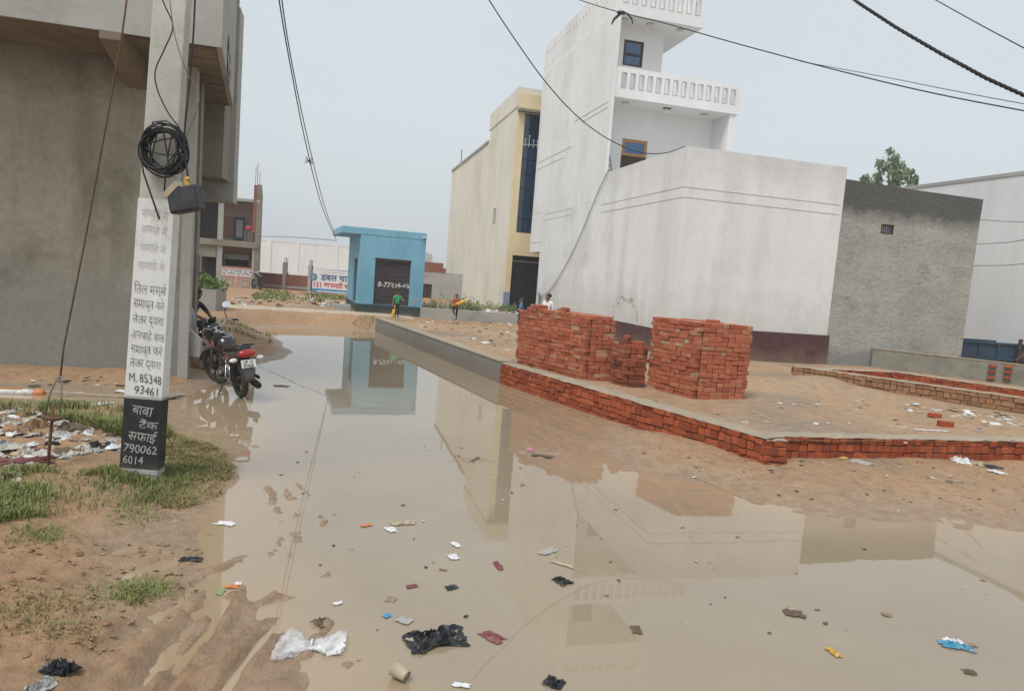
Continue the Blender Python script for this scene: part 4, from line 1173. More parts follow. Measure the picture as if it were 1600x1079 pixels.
# left kerb: brick part, then plastered part
kb = thing('brick_kerb', 'long low wall of orange red bricks with a cement top at the edge of the flood', 'wall', (KA.x, KA.y, 0))
brick_wall(kb, KB, KA, -0.03, [(0.085, 0.2), (0.085, 0.35), (0.085, 0.5), (0.115, 0.9), (0.085, 0.3)], 'brick_kerb', 0.36, True)
# the short return at the near corner
brick_wall(kb, KA, KA + Vector((0.30, 0.075, 0)), 0.045, [(0.08, 0.6), (0.085, 0.3), (0.115, 0.5), (0.085, 0.0)], 'brick_kerb', 0.3, True)
pk = thing('plastered_kerb', 'plain grey cement kerb wall running on from the brick kerb to the far road', 'wall', (KB.x, KB.y, 0))
dv = KC - KB; Lk = dv.length; ak = math.atan2(dv.y, dv.x)
MB().box(0.02, Lk, -0.30, 0.0, -0.1, 0.44, T(0, 0, 0) @ Rz(ak)).build('wall', 'concrete_wall_dado', pk, bevel=0.02)
MB().box(0.02, Lk + 0.02, -0.33, 0.012, 0.44, 0.462, Rz(ak)).build('coping', 'cement_cap', pk)
# right kerb
kr = thing('brick_kerb', 'low wall of red bricks running right from the kerb corner along the lot front', 'wall', (KR0.x, KR0.y, 0))
brick_wall(kr, KR0, KR1, 0.0, [(0.10, 0.9), (0.115, 0.95), (0.105, 0.95), (0.09, 0.85)], 'brick_kerb', 0.30, True)
# foundations of the neighbouring plot
fp = thing('foundation_wall', 'knee high weathered brick foundation walls of the plot by the trailer', 'wall', (6.44, 15.95, 0))
A_, B_, E_, H_ = Vector((6.44, 15.95, 0)), Vector((10.6, 12.35, 0)), Vector((9.3, 17.0, 0)), Vector((12.4, 13.4, 0))
brick_wall(fp, A_, B_, 0.30, [(0.082, 0.2), (0.082, 0.3), (0.11, 0.9), (0.10, 0.5)], 'brick_weathered', 0.25, True, out_sign=1)
brick_wall(fp, A_ + Vector((0.2, 0.25, 0)), E_, 0.46, [(0.08, 0.3), (0.08, 0.5)], 'brick_kerb', 0.23, True, out_sign=1)
brick_wall(fp, E_, H_, 0.46, [(0.08, 0.3), (0.09, 0.5)], 'brick_kerb', 0.23, True, out_sign=1)
# plastered low wall in front of the grey building
pw = thing('plastered_wall', 'low stained cement wall with four bricks left sticking out in front of the grey building', 'wall', (10.6, 20.7, 0), math.atan2(-2.2, 2.85))
MB().box(0, 3.75, 0, 0.2, 0.2, 0.92).build('wall', 'plaster_lowwall', pw, bevel=0.012)
MB().box(-0.01, 3.76, -0.012, 0.212, 0.92, 0.945).build('coping', 'cement_cap', pw)
for (x, z) in ((2.95, 0.5), (2.95, 0.66), (2.95, 0.82), (3.3, 0.55), (3.3, 0.7), (3.3, 0.85)):
    put_brick(pw, (x, -0.03, z), 0.0, 0.18, BW, BH, 'brick_kerb')
for i, (px, py, a, lab) in enumerate(((1460, 651, 0.4, 'loose red brick lying flat on the lot, farther from the kerb'), (1477, 665, 0.1, 'loose orange brick standing on the lot, nearer the kerb'))):
    p = G(px, py, 0.4)
    b_ = bpy.data.objects.new('loose_brick', brick_mesh(BL, BW, BH if i == 0 else 0.1, 'brick_kerb')); COL.objects.link(b_)
    b_.location = (p.x, p.y, lz(p.x, p.y) + 0.035); b_.rotation_euler = (0, 0.05, a)
    tag(b_, lab, 'brick')

# ---- rubble steps and pipes at the concrete house
sg = G(312, 573, 0.12)
stp = thing('brick_step', 'rough brick and cement step at the door of the concrete house', 'step', (sg.x, sg.y, 0.05), R_(20))
MB().box(-1.0, 0.12, 0.06, 1.0, -0.2, 0.27).build('slab', 'cement_cap', stp, bevel=0.03)
for r_ in range(3):
    for k in range(6 - r_):
        put_brick(stp, (-0.95 + 0.2 * k + 0.06 * r_ + random.uniform(-.02, .02), 0.04 + 0.05 * r_ + random.uniform(-.025, .025), 0.03 + 0.085 * r_), R_(random.uniform(-6, 6)), 0.18, BW, BH, 'brick_weathered')
for k in range(5):
    put_brick(stp, (0.14 + random.uniform(-.03, .03), 0.2 + 0.17 * k, 0.05 + 0.08 * (k % 2)), R_(90), 0.18, BW, BH, 'brick_weathered')
for k in range(5):
    put_brick(stp, (-0.8 + random.uniform(0, .9), 0.35 + random.uniform(0, .5), 0.31), R_(random.uniform(0, 180)), 0.18, BW, BH, 'brick_weathered')
rq = D(314, 531, 11.9)
rm = thing('ramp_slab', 'sloping bare concrete slab at the doorstep behind the motorcycle', 'ramp', (rq.x, rq.y, rq.z), R_(8))
MB().prism([(0, -0.3), (0, 0.0), (-0.5, 0.43), (-0.62, 0.43), (-0.62, -0.3)], 'y', 0.0, 0.12).build('slab', 'concrete_light', rm, bevel=0.01)
for k, (px, py) in enumerate(((284, 487), (299, 483))):
    p = D(px, py, 12.15)
    MB().tube([(-0.28, 0.1, 0.0), (-0.12, 0.03, 0.02), (-0.04, 0, -0.01), (0, 0, -0.10), (0, 0, -0.55)], 0.07, 12).build('drain_pipe', 'pvc_grey', None, True, loc=p)
o_ = [o for o in COL.objects if o.name.startswith('drain_pipe')]
tag(o_[0], 'grey bent drain pipe nearer the pole by the doorstep', 'pipe', 'drain pipes by the doorstep')
tag(o_[1], 'grey bent drain pipe farther from the pole beside the seated person', 'pipe', 'drain pipes by the doorstep')

# ================================================================ UTILITY POLE
PX, PY = -3.368, 6.42
pz = gz(PX, PY)
po = thing('utility_pole', 'leaning concrete utility pole painted white and black with Hindi lettering', 'pole', (PX, PY, 0))
LEAN = 0.037
def pole_x(z): return LEAN * z
def pole_hw(z): return 0.172 - 0.0055 * z
def pole_sec(mb, z0, z1, g, yb=0.26):
    rings = []
    for z in (z0, z1):
        c_, h = pole_x(z), pole_hw(z) + g
        d = 0.062 - 0.002 * z + g
        rings.append([(c_ - h, -d, z), (c_ + h, -d, z), (c_ + h, d, z), (c_ - h, d, z)])
    mb.loft(rings)
    return mb
pole_sec(MB(), -0.5, 8.6, 0).build('shaft', 'pole_concrete', po, bevel=0.012)
pole_sec(MB(), 0.84, 2.64, 0.004).build('white_paint_band', 'paint_white_pole', po)
pole_sec(MB(), 0.14, 0.84, 0.005).build('black_paint_band', 'paint_black_pole', po)
pole_sec(MB(), 0.12, 0.165, 0.008).build('foot_band', 'ink_grey', po)
pole_sec(MB(), 0.825, 0.85, 0.007).build('foot_band', 'concrete_light', po)
def pole_text(body, z, size, x0, mat, sh=0.0, wk=0.02, off=0.0, width=None):
    M = T(pole_x(z) - pole_hw(z) + x0, -(0.062 - 0.002 * z) - 0.009, z) @ Ry(LEAN) @ UP_FACE
    ob = text_part(body, size, M, mat, po, 'lettering', sh, wk, off)
    if width:
        xs = [v.co.x for v in ob.data.vertices]
        a, b_ = min(xs), max(xs)
        for v in ob.data.vertices:
            v.co.x = a + (v.co.x - a) * width * 0.87 / (b_ - a)
        for v in ob.data.vertices:
            q = v.co * 12.0
            v.co.x += 0.009 * mnoise.noise(q); v.co.z += 0.011 * mnoise.noise(q + Vector((5, 0, 9)))
    return ob
# top to bottom, the hand painted lines
TXT = [('\u093f\u0924\u0932 \u092e\u0938\u094d\u0938\u0947', 1.80, 0.33), ('\u0938\u092e\u093e\u092a\u094d\u0924 \u0915\u0930\u0947', 1.665, 0.32), ('\u0932\u0947\u091c\u0930 \u0926\u094d\u0935\u093e\u0930\u093e', 1.525, 0.33),
       ('\u0905\u0928\u091a\u093e\u0939\u0947 \u092c\u093e\u0932', 1.38, 0.34), ('\u0938\u092e\u093e\u092a\u094d\u0924 \u0915\u0930\u0947', 1.25, 0.33), ('\u0932\u0947\u091c\u0930 \u0926\u094d\u0935\u093e\u0930\u093e', 1.125, 0.33)]
for body, z, wdt in TXT:
    pole_text(body, z, 0.115, 0.02, 'ink_brush', 0.0, 0.03, -0.002, wdt)
pole_text('M. 85348', 0.985, 0.115, 0.02, 'ink_brush', 0, 0.02, -0.001, 0.34)
pole_text('93461', 0.87, 0.112, 0.085, 'ink_brush', 0, 0.02, -0.001, 0.24)
for z in (2.02, 2.18, 2.34, 2.48):
    pole_text('\u0938\u092e\u093e\u0939\u0947 \u092e\u0947', z, 0.10, 0.04, 'ink_faint', 0, 0.04, 0.0, 0.27)
pole_text('\u092c\u093e\u092c\u093e', 0.68, 0.135, 0.07, 'ink_grey', 0.15, 0.04, 0.0, 0.22)
pole_text('\u091f\u0948\u0902\u0915', 0.55, 0.105, 0.15, 'ink_grey', 0.1, 0.04, 0.0, 0.2)
pole_text('\u0938\u092b\u093e\u0908', 0.44, 0.115, 0.05, 'ink_grey', 0.2, 0.04, 0.0, 0.31)
pole_text('790062', 0.325, 0.115, 0.02, 'ink_grey', 0.1, 0.02, 0.0, 0.345)
pole_text('6014', 0.22, 0.108, 0.02, 'ink_grey', 0.1, 0.02, 0.0, 0.21)

def pole_pt(dx, z, dy=0.0):
    return Vector((PX + pole_x(z) + dx, PY - 0.09 + dy, z))
# coil of cable
cc = D(256, 235, 6.27)
rnd = random.Random(21)
ci = MB()
for k in range(17):
    R0 = rnd.uniform(0.145, 0.20)
    cx, cz = rnd.uniform(-.02, .02), rnd.uniform(-.02, .02)
    el = rnd.uniform(0.97, 1.12); ph = rnd.uniform(0, 6.28); dy = rnd.uniform(-.045, .045)
    pts = []
    for i in range(41):
        t = 2 * math.pi * i / 40
        r = R0 * (1 + 0.025 * math.sin(3 * t + ph))
        pts.append((cx + r * math.cos(t), dy + 0.02 * math.sin(t * 2 + ph), cz + r * el * math.sin(t)))
    ci.tube(pts, 0.0078, 5)
for k in range(6):
    a0 = rnd.uniform(0, 6.28); a1 = a0 + rnd.uniform(2.0, 3.6); b0 = rnd.uniform(-.08, .08)
    pts = []
    for i in range(17):
        t = i / 16
        p = Vector((0.17 * math.cos(a0), 0, 0.18 * math.sin(a0))).lerp(Vector((0.17 * math.cos(a1), 0, 0.18 * math.sin(a1))), t)
        p += Vector((b0 * math.sin(math.pi * t), -0.02, b0 * math.sin(math.pi * t) * 1.2 - 0.03 * math.sin(math.pi * t)))
        pts.append(p)
    ci.tube(pts, 0.007, 5)
ci.tube([(-0.15, 0, 0.11), (-0.09, -.02, 0.23), (0.02, -.02, 0.25), (0.12, -.02, 0.2), (0.17, 0, 0.11)], 0.007, 5)
ci.tube([(-0.19, 0, -0.1), (-0.17, -0.01, -0.2), (-0.08, -0.02, -0.42), (-0.01, -0.02, -0.6)], 0.008, 5)
ci.tube([(0.06, -0.04, -0.1), (0.04, -0.04, -0.25), (0.03, -0.03, -0.36)], 0.007, 5)
co = ci.build('cable_coil', 'wire_black', None, True, loc=cc)
tag(co, 'big coil of black cable hung on the utility pole', 'cable')
# junction box
bx = D(290, 311, 6.22)
jb = thing('junction_box', 'tilted dark slate junction box hanging from a thick cable on the pole', 'box', (bx.x, bx.y, bx.z))
Mb = Ry(R_(-13)) @ Rz(R_(-8))
MB().box(-0.135, 0.145, -0.06, 0.06, -0.115, 0.105, Mb).build('body', 'box_slate', jb, bevel=0.015)
MB().box(-0.125, 0.135, -0.072, -0.062, -0.10, 0.09, Mb).build('lid', 'box_slate', jb, bevel=0.008)
MB().prism([(-0.15, 0.03), (-0.15, 0.075), (-0.02, 0.155), (0.0, 0.108), (-0.12, 0.03)], 'y', -0.075, 0.02, Mb).build('paper_flap', 'paper_tan', jb)
MB().tube([(0.045, 0, 0.10), (0.04, 0, 0.16)], 0.022, 8, Mb).build('gland', 'plastic_yellow', jb)
MB().ball((0.05, 0, 0.165), (0.03, 0.025, 0.02), 8, 6, Mb).build('gland_nut', 'plastic_yellow', jb)

def wire(name, label, pts, r, mat='wire_black', n=5, smooth_n=8):
    # Catmull-Rom through the survey points
    P = [Vector(p) for p in pts]
    P = [P[0] * 2 - P[1]] + P + [P[-1] * 2 - P[-2]]
    out = []
    for i in range(1, len(P) - 2):
        for k in range(smooth_n):
            t = k / smooth_n
            a, b_, c_, d_ = P[i - 1], P[i], P[i + 1], P[i + 2]
            out.append(0.5 * ((2 * b_) + (c_ - a) * t + (2 * a - 5 * b_ + 4 * c_ - d_) * t * t + (3 * b_ - a - 3 * c_ + d_) * t ** 3))
    out.append(P[-2])
    o = MB().tube(out, r, n).build(name, mat, None, True)
    return tag(o, label, 'wire')
def dpts(pp, y0, y1):
    n_ = len(pp) - 1
    return [D(px, py, 1.0 / ((1 - i / n_) / y0 + (i / n_) / y1)) for i, (px, py) in enumerate(pp)]
wire('pole_cable', 'loose thin cable swinging down the front of the pole to the coil', dpts([(236, -40), (258, 10), (270, 42), (258, 75), (243, 110), (246, 140), (262, 175), (280, 200), (286, 215)], 6.24, 6.24), 0.006)
wire('pole_cable', 'straight dark cable running down the right edge of the pole', dpts([(306, -40), (303, 40), (298, 110), (292, 170), (288, 215), (290, 250), (296, 290)], 6.22, 6.22), 0.008)
wire('pole_cable', 'faint cable crossing the pole above the coil', dpts([(262, -30), (272, 50), (290, 108), (310, 145), (308, 170), (290, 218)], 6.2, 6.2), 0.004, 'wire_grey')
# overhead lines
wire('overhead_wire', 'left one of the paired wires dropping to the turquoise shop', dpts([(425, -90), (436, 0), (455, 110), (478, 225), (503, 322), (526, 376)], 8.5, 27.3), 0.010)
wire('overhead_wire', 'right one of the paired wires dropping to the turquoise shop', dpts([(432, -90), (443, 20), (462, 130), (486, 240), (508, 325), (525, 370)], 8.5, 27.3), 0.009)
nb = MB(); rnd = random.Random(3)
for k in range(14):
    nb.tube([(0, 0, 0), (rnd.uniform(-.11, .12), rnd.uniform(-.08, .08), rnd.uniform(-.09, .1))], 0.007, 4)
nbo = nb.build('wire_snag', 'wire_black', None, loc=D(483, 252, 15.0)); tag(nbo, 'tangle of string caught on the wires above the shop', 'string')
wire('overhead_wire', 'thin wire running level from the pink house to the turquoise shop', [D(404, 369, 36), D(465, 371, 31), D(526, 376, 27.4)], 0.012)
wire('overhead_wire', 'slack black wire curving down to the roof corner of the white house', dpts([(740, -40), (764, 0), (800, 55), (850, 125), (900, 180), (950, 217), (1000, 238), (1040, 239), (1070, 229)], 14, 19.1), 0.012)
wire('service_wire', 'grey wire hanging down the side wall of the white house', [CORNER + Rz(ANG) @ Vector((-0.05, u, z)) for u, z in ((5.6, 6.05), (6.6, 5.2), (8.3, 3.6), (10.5, 2.1), (12.3, 1.45), (13.2, 1.6))], 0.014, 'wire_grey')
sc_ = MB()
rnd = random.Random(8)
for k in range(5):
    sc_.torus(rnd.uniform(.12, .2), 0.014, 18, 5, T(0, rnd.uniform(-.2, .2), rnd.uniform(-.12, .12)) @ Ry(R_(90)))
sco = sc_.build('wire_loops', 'wire_grey', None, loc=CORNER + Rz(ANG) @ Vector((-0.06, 12.7, 1.35))); tag(sco, 'small loops of spare wire on the far end of the white wall', 'wire')
wire('overhead_wire', 'thin dark wire passing in front of the balconies of the white house', dpts([(870, -12), (945, 13), (1040, 37), (1150, 68), (1300, 108), (1450, 144), (1620, 177), (1900, 228)], 15, 8.2), 0.009)
wire('overhead_wire', 'faint lower wire at the right edge below the balcony wire', dpts([(1250, 96), (1390, 122), (1480, 140), (1620, 166), (1900, 214)], 12, 7.8), 0.006, 'wire_grey')
tb = D(971, 20, 13.3)
tk = MB().ball((0, 0, 0), (0.09, 0.04, 0.035), 9, 6).tube([(0.0, 0, 0), (-0.12, 0, -0.12), (-0.16, 0, -0.22)], [0.03, 0.022, 0.01], 6).tube([(0.1, 0, 0), (0.2, 0, -0.1), (0.22, 0, -0.18)], [0.02, 0.015, 0.01], 5)
tko = tk.build('cable_tie', 'black_plastic', None, True, loc=tb); tag(tko, 'black knot of tape tied round the wire in front of the top balcony', 'tape')
# thick twisted cable top right
tw_pts = dpts([(1310, -20), (1340, 4), (1400, 43), (1470, 84), (1540, 122), (1620, 158), (1780, 228), (1950, 290)], 8.2, 5.4)
tw = MB()
for s_ in range(3):
    pts = []
    for i in range(161):
        t = i / 160 * (len(tw_pts) - 1); j = min(int(t), len(tw_pts) - 2); f = t - j
        p = tw_pts[j].lerp(tw_pts[j + 1], f)
        a = i * 0.9 + s_ * 2.094
        pts.append(p + Vector((0, math.cos(a), math.sin(a))) * 0.010)
    tw.tube(pts, 0.009, 5)
tag(tw.build('twisted_cable', 'wire_black', None, True), 'thick twisted black cable crossing the top right corner', 'cable')
wire('overhead_wire', 'thin straight wire above the thick cable at the top right corner', dpts([(1440, -12), (1530, 38), (1620, 86), (1900, 236)], 9, 6.5), 0.006)
for k, (a, b_, lab) in enumerate((((1532, 342), (1610, 347), 'uppermost wire against the white wall behind the trailer'), ((1530, 382), (1610, 373), 'middle wire against the white wall behind the trailer'), ((1528, 415), (1610, 411), 'lowest wire against the white wall behind the trailer'))):
    wire('overhead_wire', lab, [D(a[0] - 14, a[1], 22.5), D((a[0] + b_[0]) / 2, (a[1] + b_[1]) / 2 + 1.5, 20.5), D(b_[0], b_[1], 18.8)], 0.010, 'wire_grey')

# ================================================================ STAY (GUY) OF THE POLE
gs_ = G(76, 733, 0.1)
gy_t = thing('pole_stay', 'rusty iron stay rod and wire slanting up from the rubbish to the pole', 'stay', (gs_.x, gs_.y, 0))
yy = gs_.y
def L_(px, py, Y): return D(px, py, Y) - Vector((gs_.x, gs_.y, 0))
MB().tube([L_(73, 760, yy), L_(78, 690, yy + .03), L_(84, 630, yy + .05)], 0.014, 7).build('rod', 'iron_rust', gy_t, True)
pp = L_(81, 652, yy + .04)
MB().lathe([(0, -0.014), (0.085, -0.012), (0.085, 0.012), (0, 0.016)], 16, T(*pp) @ Ry(0.1)).build('plate', 'iron_rust', gy_t)
MB().tube([L_(71, 648, yy + .04), L_(78, 615, yy + .05), L_(90, 590, yy + .05), L_(95, 588, yy + .05), L_(97, 592, yy + .05), L_(96, 620, yy + .05), L_(94, 646, yy + .04)], 0.008, 6).build('shackle', 'steel_grey', gy_t, True)
MB().tube([L_(94, 592, yy + .05), L_(100, 540, yy + .06), L_(132, 380, yy + .08), L_(165, 200, yy + .1), L_(190, 60, yy + .12), L_(206, -60, yy + .13)], 0.009, 6).build('stay_wire', 'iron_rust', gy_t, True)

# ================================================================ MOTORCYCLE
rw = G(377, 621, 0.0)
mc = thing('motorcycle', 'black motorcycle with red tail light parked on its stand in the flood', 'motorcycle', (rw.x, rw.y, 0.0), R_(129))
mc.rotation_euler = (R_(-7), 0, R_(129))
def wheel(cx, R0, r0, M, front):
    Mw = M @ T(cx, 0, R0 + r0) @ Rx(R_(90))
    w_ = thing.__wrapped__ if False else None
    ty = MB()
    prof = []
    n_ = 40; m_ = 10
    for i in range(n_):
        th = 2 * math.pi * i / n_
        for j in range(m_):
            ph_a = 2 * math.pi * j / m_
            rr_ = R0 + r0 * math.cos(ph_a) * (1.0 + (0.06 if (i % 2 and abs(ph_a - 0) < 1.0) else 0))
            prof.append((rr_ * math.cos(th), rr_ * math.sin(th), r0 * 0.95 * math.sin(ph_a)))
    fs = [(i * m_ + j, ((i + 1) % n_) * m_ + j, ((i + 1) % n_) * m_ + (j + 1) % m_, i * m_ + (j + 1) % m_) for i in range(n_) for j in range(m_)]
    wo_ = MB().lathe([(0.0, -0.05), (0.045, -0.05), (0.05, 0.05), (0.0, 0.05)], 14, Mw).build('wheel', 'bike_matt', mc, True)
    ty.add(prof, fs, Mw); ty.build('tyre', 'tyre_muddy', wo_, True)
    rim_ = MB().torus(R0 - r0 * 0.75, 0.018, 36, 6, Mw)
    for k in range(6):
        a = k * math.pi / 3
        for s_ in (-1, 1):
            b_ = a + s_ * 0.11
            rim_.tube([(0.04 * math.cos(a), 0.04 * math.sin(a), s_ * 0.012), ((R0 - r0 * .8) * math.cos(b_), (R0 - r0 * .8) * math.sin(b_), 0)], 0.011, 5, Mw)
    rim_.build('rim', 'bike_matt', wo_, True)
    MB().lathe([(0.035, -0.01), (0.10, -0.01), (0.10, 0.01), (0.035, 0.01)], 22, Mw @ T(0, 0, 0.055)).build('brake_drum' if not front else 'brake_disc', 'engine_metal', wo_)
    return wo_
wheel(0.0, 0.255, 0.052, Matrix(), False)
STEER = T(1.05, 0, 0.8) @ Matrix.Rotation(R_(26), 4, Vector((-0.42, 0, 0.9)).normalized()) @ T(-1.05, 0, -0.8)
wheel(1.26, 0.262, 0.043, STEER, True)
def sec(x, w_, z0, z1, n_=12, sq=2.6, zc=None):
    ring = []
    for i in range(n_):
        t = 2 * math.pi * i / n_
        c_, s_ = math.cos(t), math.sin(t)
        ring.append((x, w_ * abs(c_) ** (2 / sq) * (1 if c_ >= 0 else -1), (z0 + z1) / 2 + (z1 - z0) / 2 * abs(s_) ** (2 / sq) * (1 if s_ >= 0 else -1)))
    return ring
tank = MB().loft([sec(0.42, 0.08, 0.70, 0.80), sec(0.5, 0.13, 0.66, 0.90), sec(0.66, 0.165, 0.64, 0.955), sec(0.82, 0.16, 0.66, 0.96), sec(0.94, 0.10, 0.70, 0.90), sec(0.98, 0.05, 0.74, 0.84)]).build('fuel_tank', 'bike_black', mc, True)
MB().lathe([(0, 0.0), (0.045, 0.0), (0.04, 0.012), (0, 0.014)], 14, T(0.72, 0, 0.953)).build('filler_cap', 'chrome', tank)
MB().box(0.50, 0.58, -0.05, 0.05, 0.902, 0.906, T(0, 0, 0) @ Ry(R_(0))).build('sticker', 'decal_white', tank)
for s_ in (-1, 1):
    MB().box(0.6, 0.8, s_ * 0.166 - 0.002, s_ * 0.166 + 0.002, 0.74, 0.84).build('tank_decal', 'bike_maroon', tank)
seat = MB().loft([sec(-0.34, 0.09, 0.80, 0.85), sec(-0.28, 0.12, 0.775, 0.865), sec(-0.05, 0.135, 0.755, 0.855), sec(0.15, 0.125, 0.735, 0.82), sec(0.35, 0.115, 0.72, 0.80), sec(0.5, 0.09, 0.73, 0.81)]).build('seat', 'seat_black', mc, True)
tail = MB().loft([sec(-0.46, 0.085, 0.735, 0.815), sec(-0.40, 0.12, 0.70, 0.83), sec(-0.2, 0.135, 0.66, 0.80), sec(0.05, 0.13, 0.58, 0.76), sec(0.32, 0.12, 0.50, 0.735), sec(0.40, 0.08, 0.55, 0.70)]).build('tail_cowl', 'bike_grey', mc, True)
for s_ in (-1, 1):
    MB().prism([(-0.1, 0.66), (0.3, 0.56), (0.34, 0.62), (0.0, 0.72)], 'y', s_ * 0.137 - 0.003, s_ * 0.137 + 0.003).build('side_stripe', 'bike_maroon', tail)
tl = MB().loft([sec(-0.425, 0.128, 0.70, 0.825, 14), sec(-0.478, 0.12, 0.705, 0.815, 14), sec(-0.492, 0.09, 0.715, 0.80, 14)]).build('tail_light', 'lens_red', mc, True)
gr_ = MB().tube([(0.0, 0.15, 0.80), (-0.2, 0.165, 0.845), (-0.36, 0.155, 0.875), (-0.44, 0.10, 0.895), (-0.455, 0, 0.90), (-0.44, -0.10, 0.895), (-0.36, -0.155, 0.875), (-0.2, -0.165, 0.845), (0.0, -0.15, 0.80)], 0.015, 8).build('grab_rail', 'bike_black', mc, True)
fd = MB()
for k, (x, z, w_) in enumerate(((-0.36, 0.70, 0.08), (-0.43, 0.62, 0.085), (-0.475, 0.52, 0.082), (-0.505, 0.42, 0.078), (-0.52, 0.36, 0.06))):
    fd.add([], [])
pts_f = [(-0.36, 0.70, 0.08), (-0.43, 0.62, 0.085), (-0.475, 0.52, 0.082), (-0.505, 0.42, 0.078), (-0.52, 0.355, 0.055)]
rings = [[(x - 0.006, -w_, z), (x - 0.02, -w_ * .5, z), (x - 0.02, w_ * .5, z), (x - 0.006, w_, z), (x + 0.03, w_, z), (x + 0.012, w_ * .5, z), (x + 0.012, -w_ * .5, z), (x + 0.03, -w_, z)] for x, z, w_ in pts_f]
MB().loft(rings).build('rear_mudguard', 'bike_grey', mc, True)
npl = MB().box(-0.008, 0.004, -0.105, 0.105, -0.06, 0.06, T(-0.495, 0, 0.615) @ Ry(R_(14))).build('number_plate', 'plate_white', mc)
Mt = T(-0.508, 0, 0.615) @ Ry(R_(14)) @ Matrix(((0, 0, -1, 0), (-1, 0, 0, 0), (0, 1, 0, 0), (0, 0, 0, 1)))
text_part('UP 12', 0.060, Mt @ T(-0.08, 0.008, 0.0), 'ink_black', npl, 'plate_lettering', 0, 0, 0.001)
text_part('87426', 0.060, Mt @ T(-0.08, -0.048, 0.0), 'ink_black', npl, 'plate_lettering', 0, 0, 0.001)
for s_ in (-1, 1):
    ind = MB().tube([(-0.40, s_ * 0.09, 0.675), (-0.42, s_ * 0.15, 0.675)], 0.012, 6).build('indicator', 'bike_matt', mc, True)
    MB().ball((-0.425, s_ * 0.195, 0.675), (0.032, 0.062, 0.034), 12, 8).build('lens', 'lens_clear', ind, True)
    MB().tube([(0.0, s_ * 0.14, 0.32), (0.10, s_ * 0.135, 0.64)], 0.024, 8).tube([(0.005, s_ * 0.14, 0.33), (0.08, s_ * 0.135, 0.58)], [0.034, 0.034], 8).build('shock_absorber', 'engine_metal', mc, True)
    MB().tube([(0.42, s_ * 0.10, 0.34), (0.0, s_ * 0.115, 0.307)], 0.02, 8).build('swing_arm', 'bike_matt', mc, True)
    MB().tube([(1.26, s_ * 0.085, 0.305), (1.135, s_ * 0.085, 0.62), (1.02, s_ * 0.085, 0.93)], [0.026, 0.024, 0.018], 8, STEER).build('fork_leg', 'engine_metal', mc, True)
    MB().tube([(0.36, s_ * 0.13, 0.33), (0.34, s_ * 0.25, 0.33)], 0.016, 7).build('foot_peg', 'bike_matt', mc, True)
# front mudguard
fr = []
for k in range(9):
    a = R_(20 + k * 17)
    r = 0.335
    x, z = 1.26 + r * math.cos(a), 0.305 + r * math.sin(a)
    fr.append([(x, -0.062, z - 0.02), (x + 0.012 * math.cos(a), 0, z + 0.012), (x, 0.062, z - 0.02), (x - 0.004, 0, z - 0.004)])
MB().loft(fr, STEER).build('front_mudguard', 'bike_black', mc, True)
cow = MB().loft([sec(0.99, 0.10, 0.86, 1.03), sec(1.05, 0.155, 0.80, 1.09), sec(1.14, 0.15, 0.78, 1.10), sec(1.22, 0.11, 0.80, 1.04), sec(1.25, 0.05, 0.86, 0.98)], STEER).build('headlight_cowl', 'bike_black', mc, True)
MB().box(0.985, 0.998, -0.07, 0.07, 0.93, 1.02, STEER @ Ry(R_(0))).build('instrument', 'lens_clear', cow)
MB().ball((0.985, 0.055, 0.985), (0.012, 0.035, 0.035), 10, 6, STEER).ball((0.985, -0.045, 0.985), (0.012, 0.035, 0.035), 10, 6, STEER).build('dial', 'glass_dark', cow)
MB().loft([[(1.10, -0.13, 1.06), (1.10, 0.13, 1.06), (1.12, 0.12, 1.07), (1.12, -0.12, 1.07)], [(1.04, -0.10, 1.16), (1.04, 0.10, 1.16), (1.055, 0.09, 1.165), (1.055, -0.09, 1.165)]], STEER).build('fly_screen', 'glass_dark', cow)
MB().tube([(0.86, -0.37, 1.02), (0.97, -0.24, 1.07), (1.0, -0.10, 1.0), (1.0, 0.10, 1.0), (0.97, 0.24, 1.07), (0.86, 0.37, 1.02)], 0.0125, 8, STEER).build('handlebar', 'chrome', mc, True)
for s_ in (-1, 1):
    MB().tube([(0.955, s_ * 0.27, 1.06), (0.86, s_ * 0.37, 1.02)], 0.018, 8, STEER).build('grip', 'bike_matt', mc, True)
    MB().tube([(1.0, s_ * 0.22, 1.055), (0.92, s_ * 0.36, 1.045)], 0.007, 5, STEER).build('lever', 'chrome', mc, True)
    mi_ = MB().tube([(0.96, s_ * 0.24, 1.07), (0.99, s_ * 0.25, 1.18), (1.01, s_ * 0.29, 1.26)] if s_ < 0 else [(0.96, 0.24, 1.07), (0.98, 0.22, 1.12), (1.0, 0.2, 1.16)], 0.007, 6, STEER).build('mirror', 'bike_matt', mc, True)
    Mm = STEER @ (T(1.01, -0.32, 1.30) @ Rz(R_(-14)) @ Ry(R_(16)) if s_ < 0 else T(1.0, 0.17, 1.17) @ Rz(R_(70)) @ Ry(R_(-20)))
    MB().ball((0, 0, 0), (0.022, 0.082, 0.058), 14, 8, Mm).build('mirror_shell', 'bike_matt', mi_, True)
    MB().lathe([(0, 0), (1.0, 0), (1.0, 0.004), (0, 0.004)], 18, Mm @ T(-0.021, 0, 0) @ Matrix.Diagonal((1, 0.076, 0.053, 1)) @ Ry(R_(-90))).build('mirror_glass', 'mirror_glass', mi_)
en = MB().box(0.36, 0.66, -0.13, 0.13, 0.24, 0.42).build('engine', 'engine_metal', mc, bevel=0.03)
cf = MB()
for k in range(6):
    cf.box(0.60 - 0.01 * k, 0.76 - 0.012 * k, -0.085, 0.085, 0.42 + k * 0.03, 0.436 + k * 0.03)
cf.box(0.62, 0.70, -0.06, 0.06, 0.42, 0.62).build('cylinder_fins', 'engine_metal', mc)
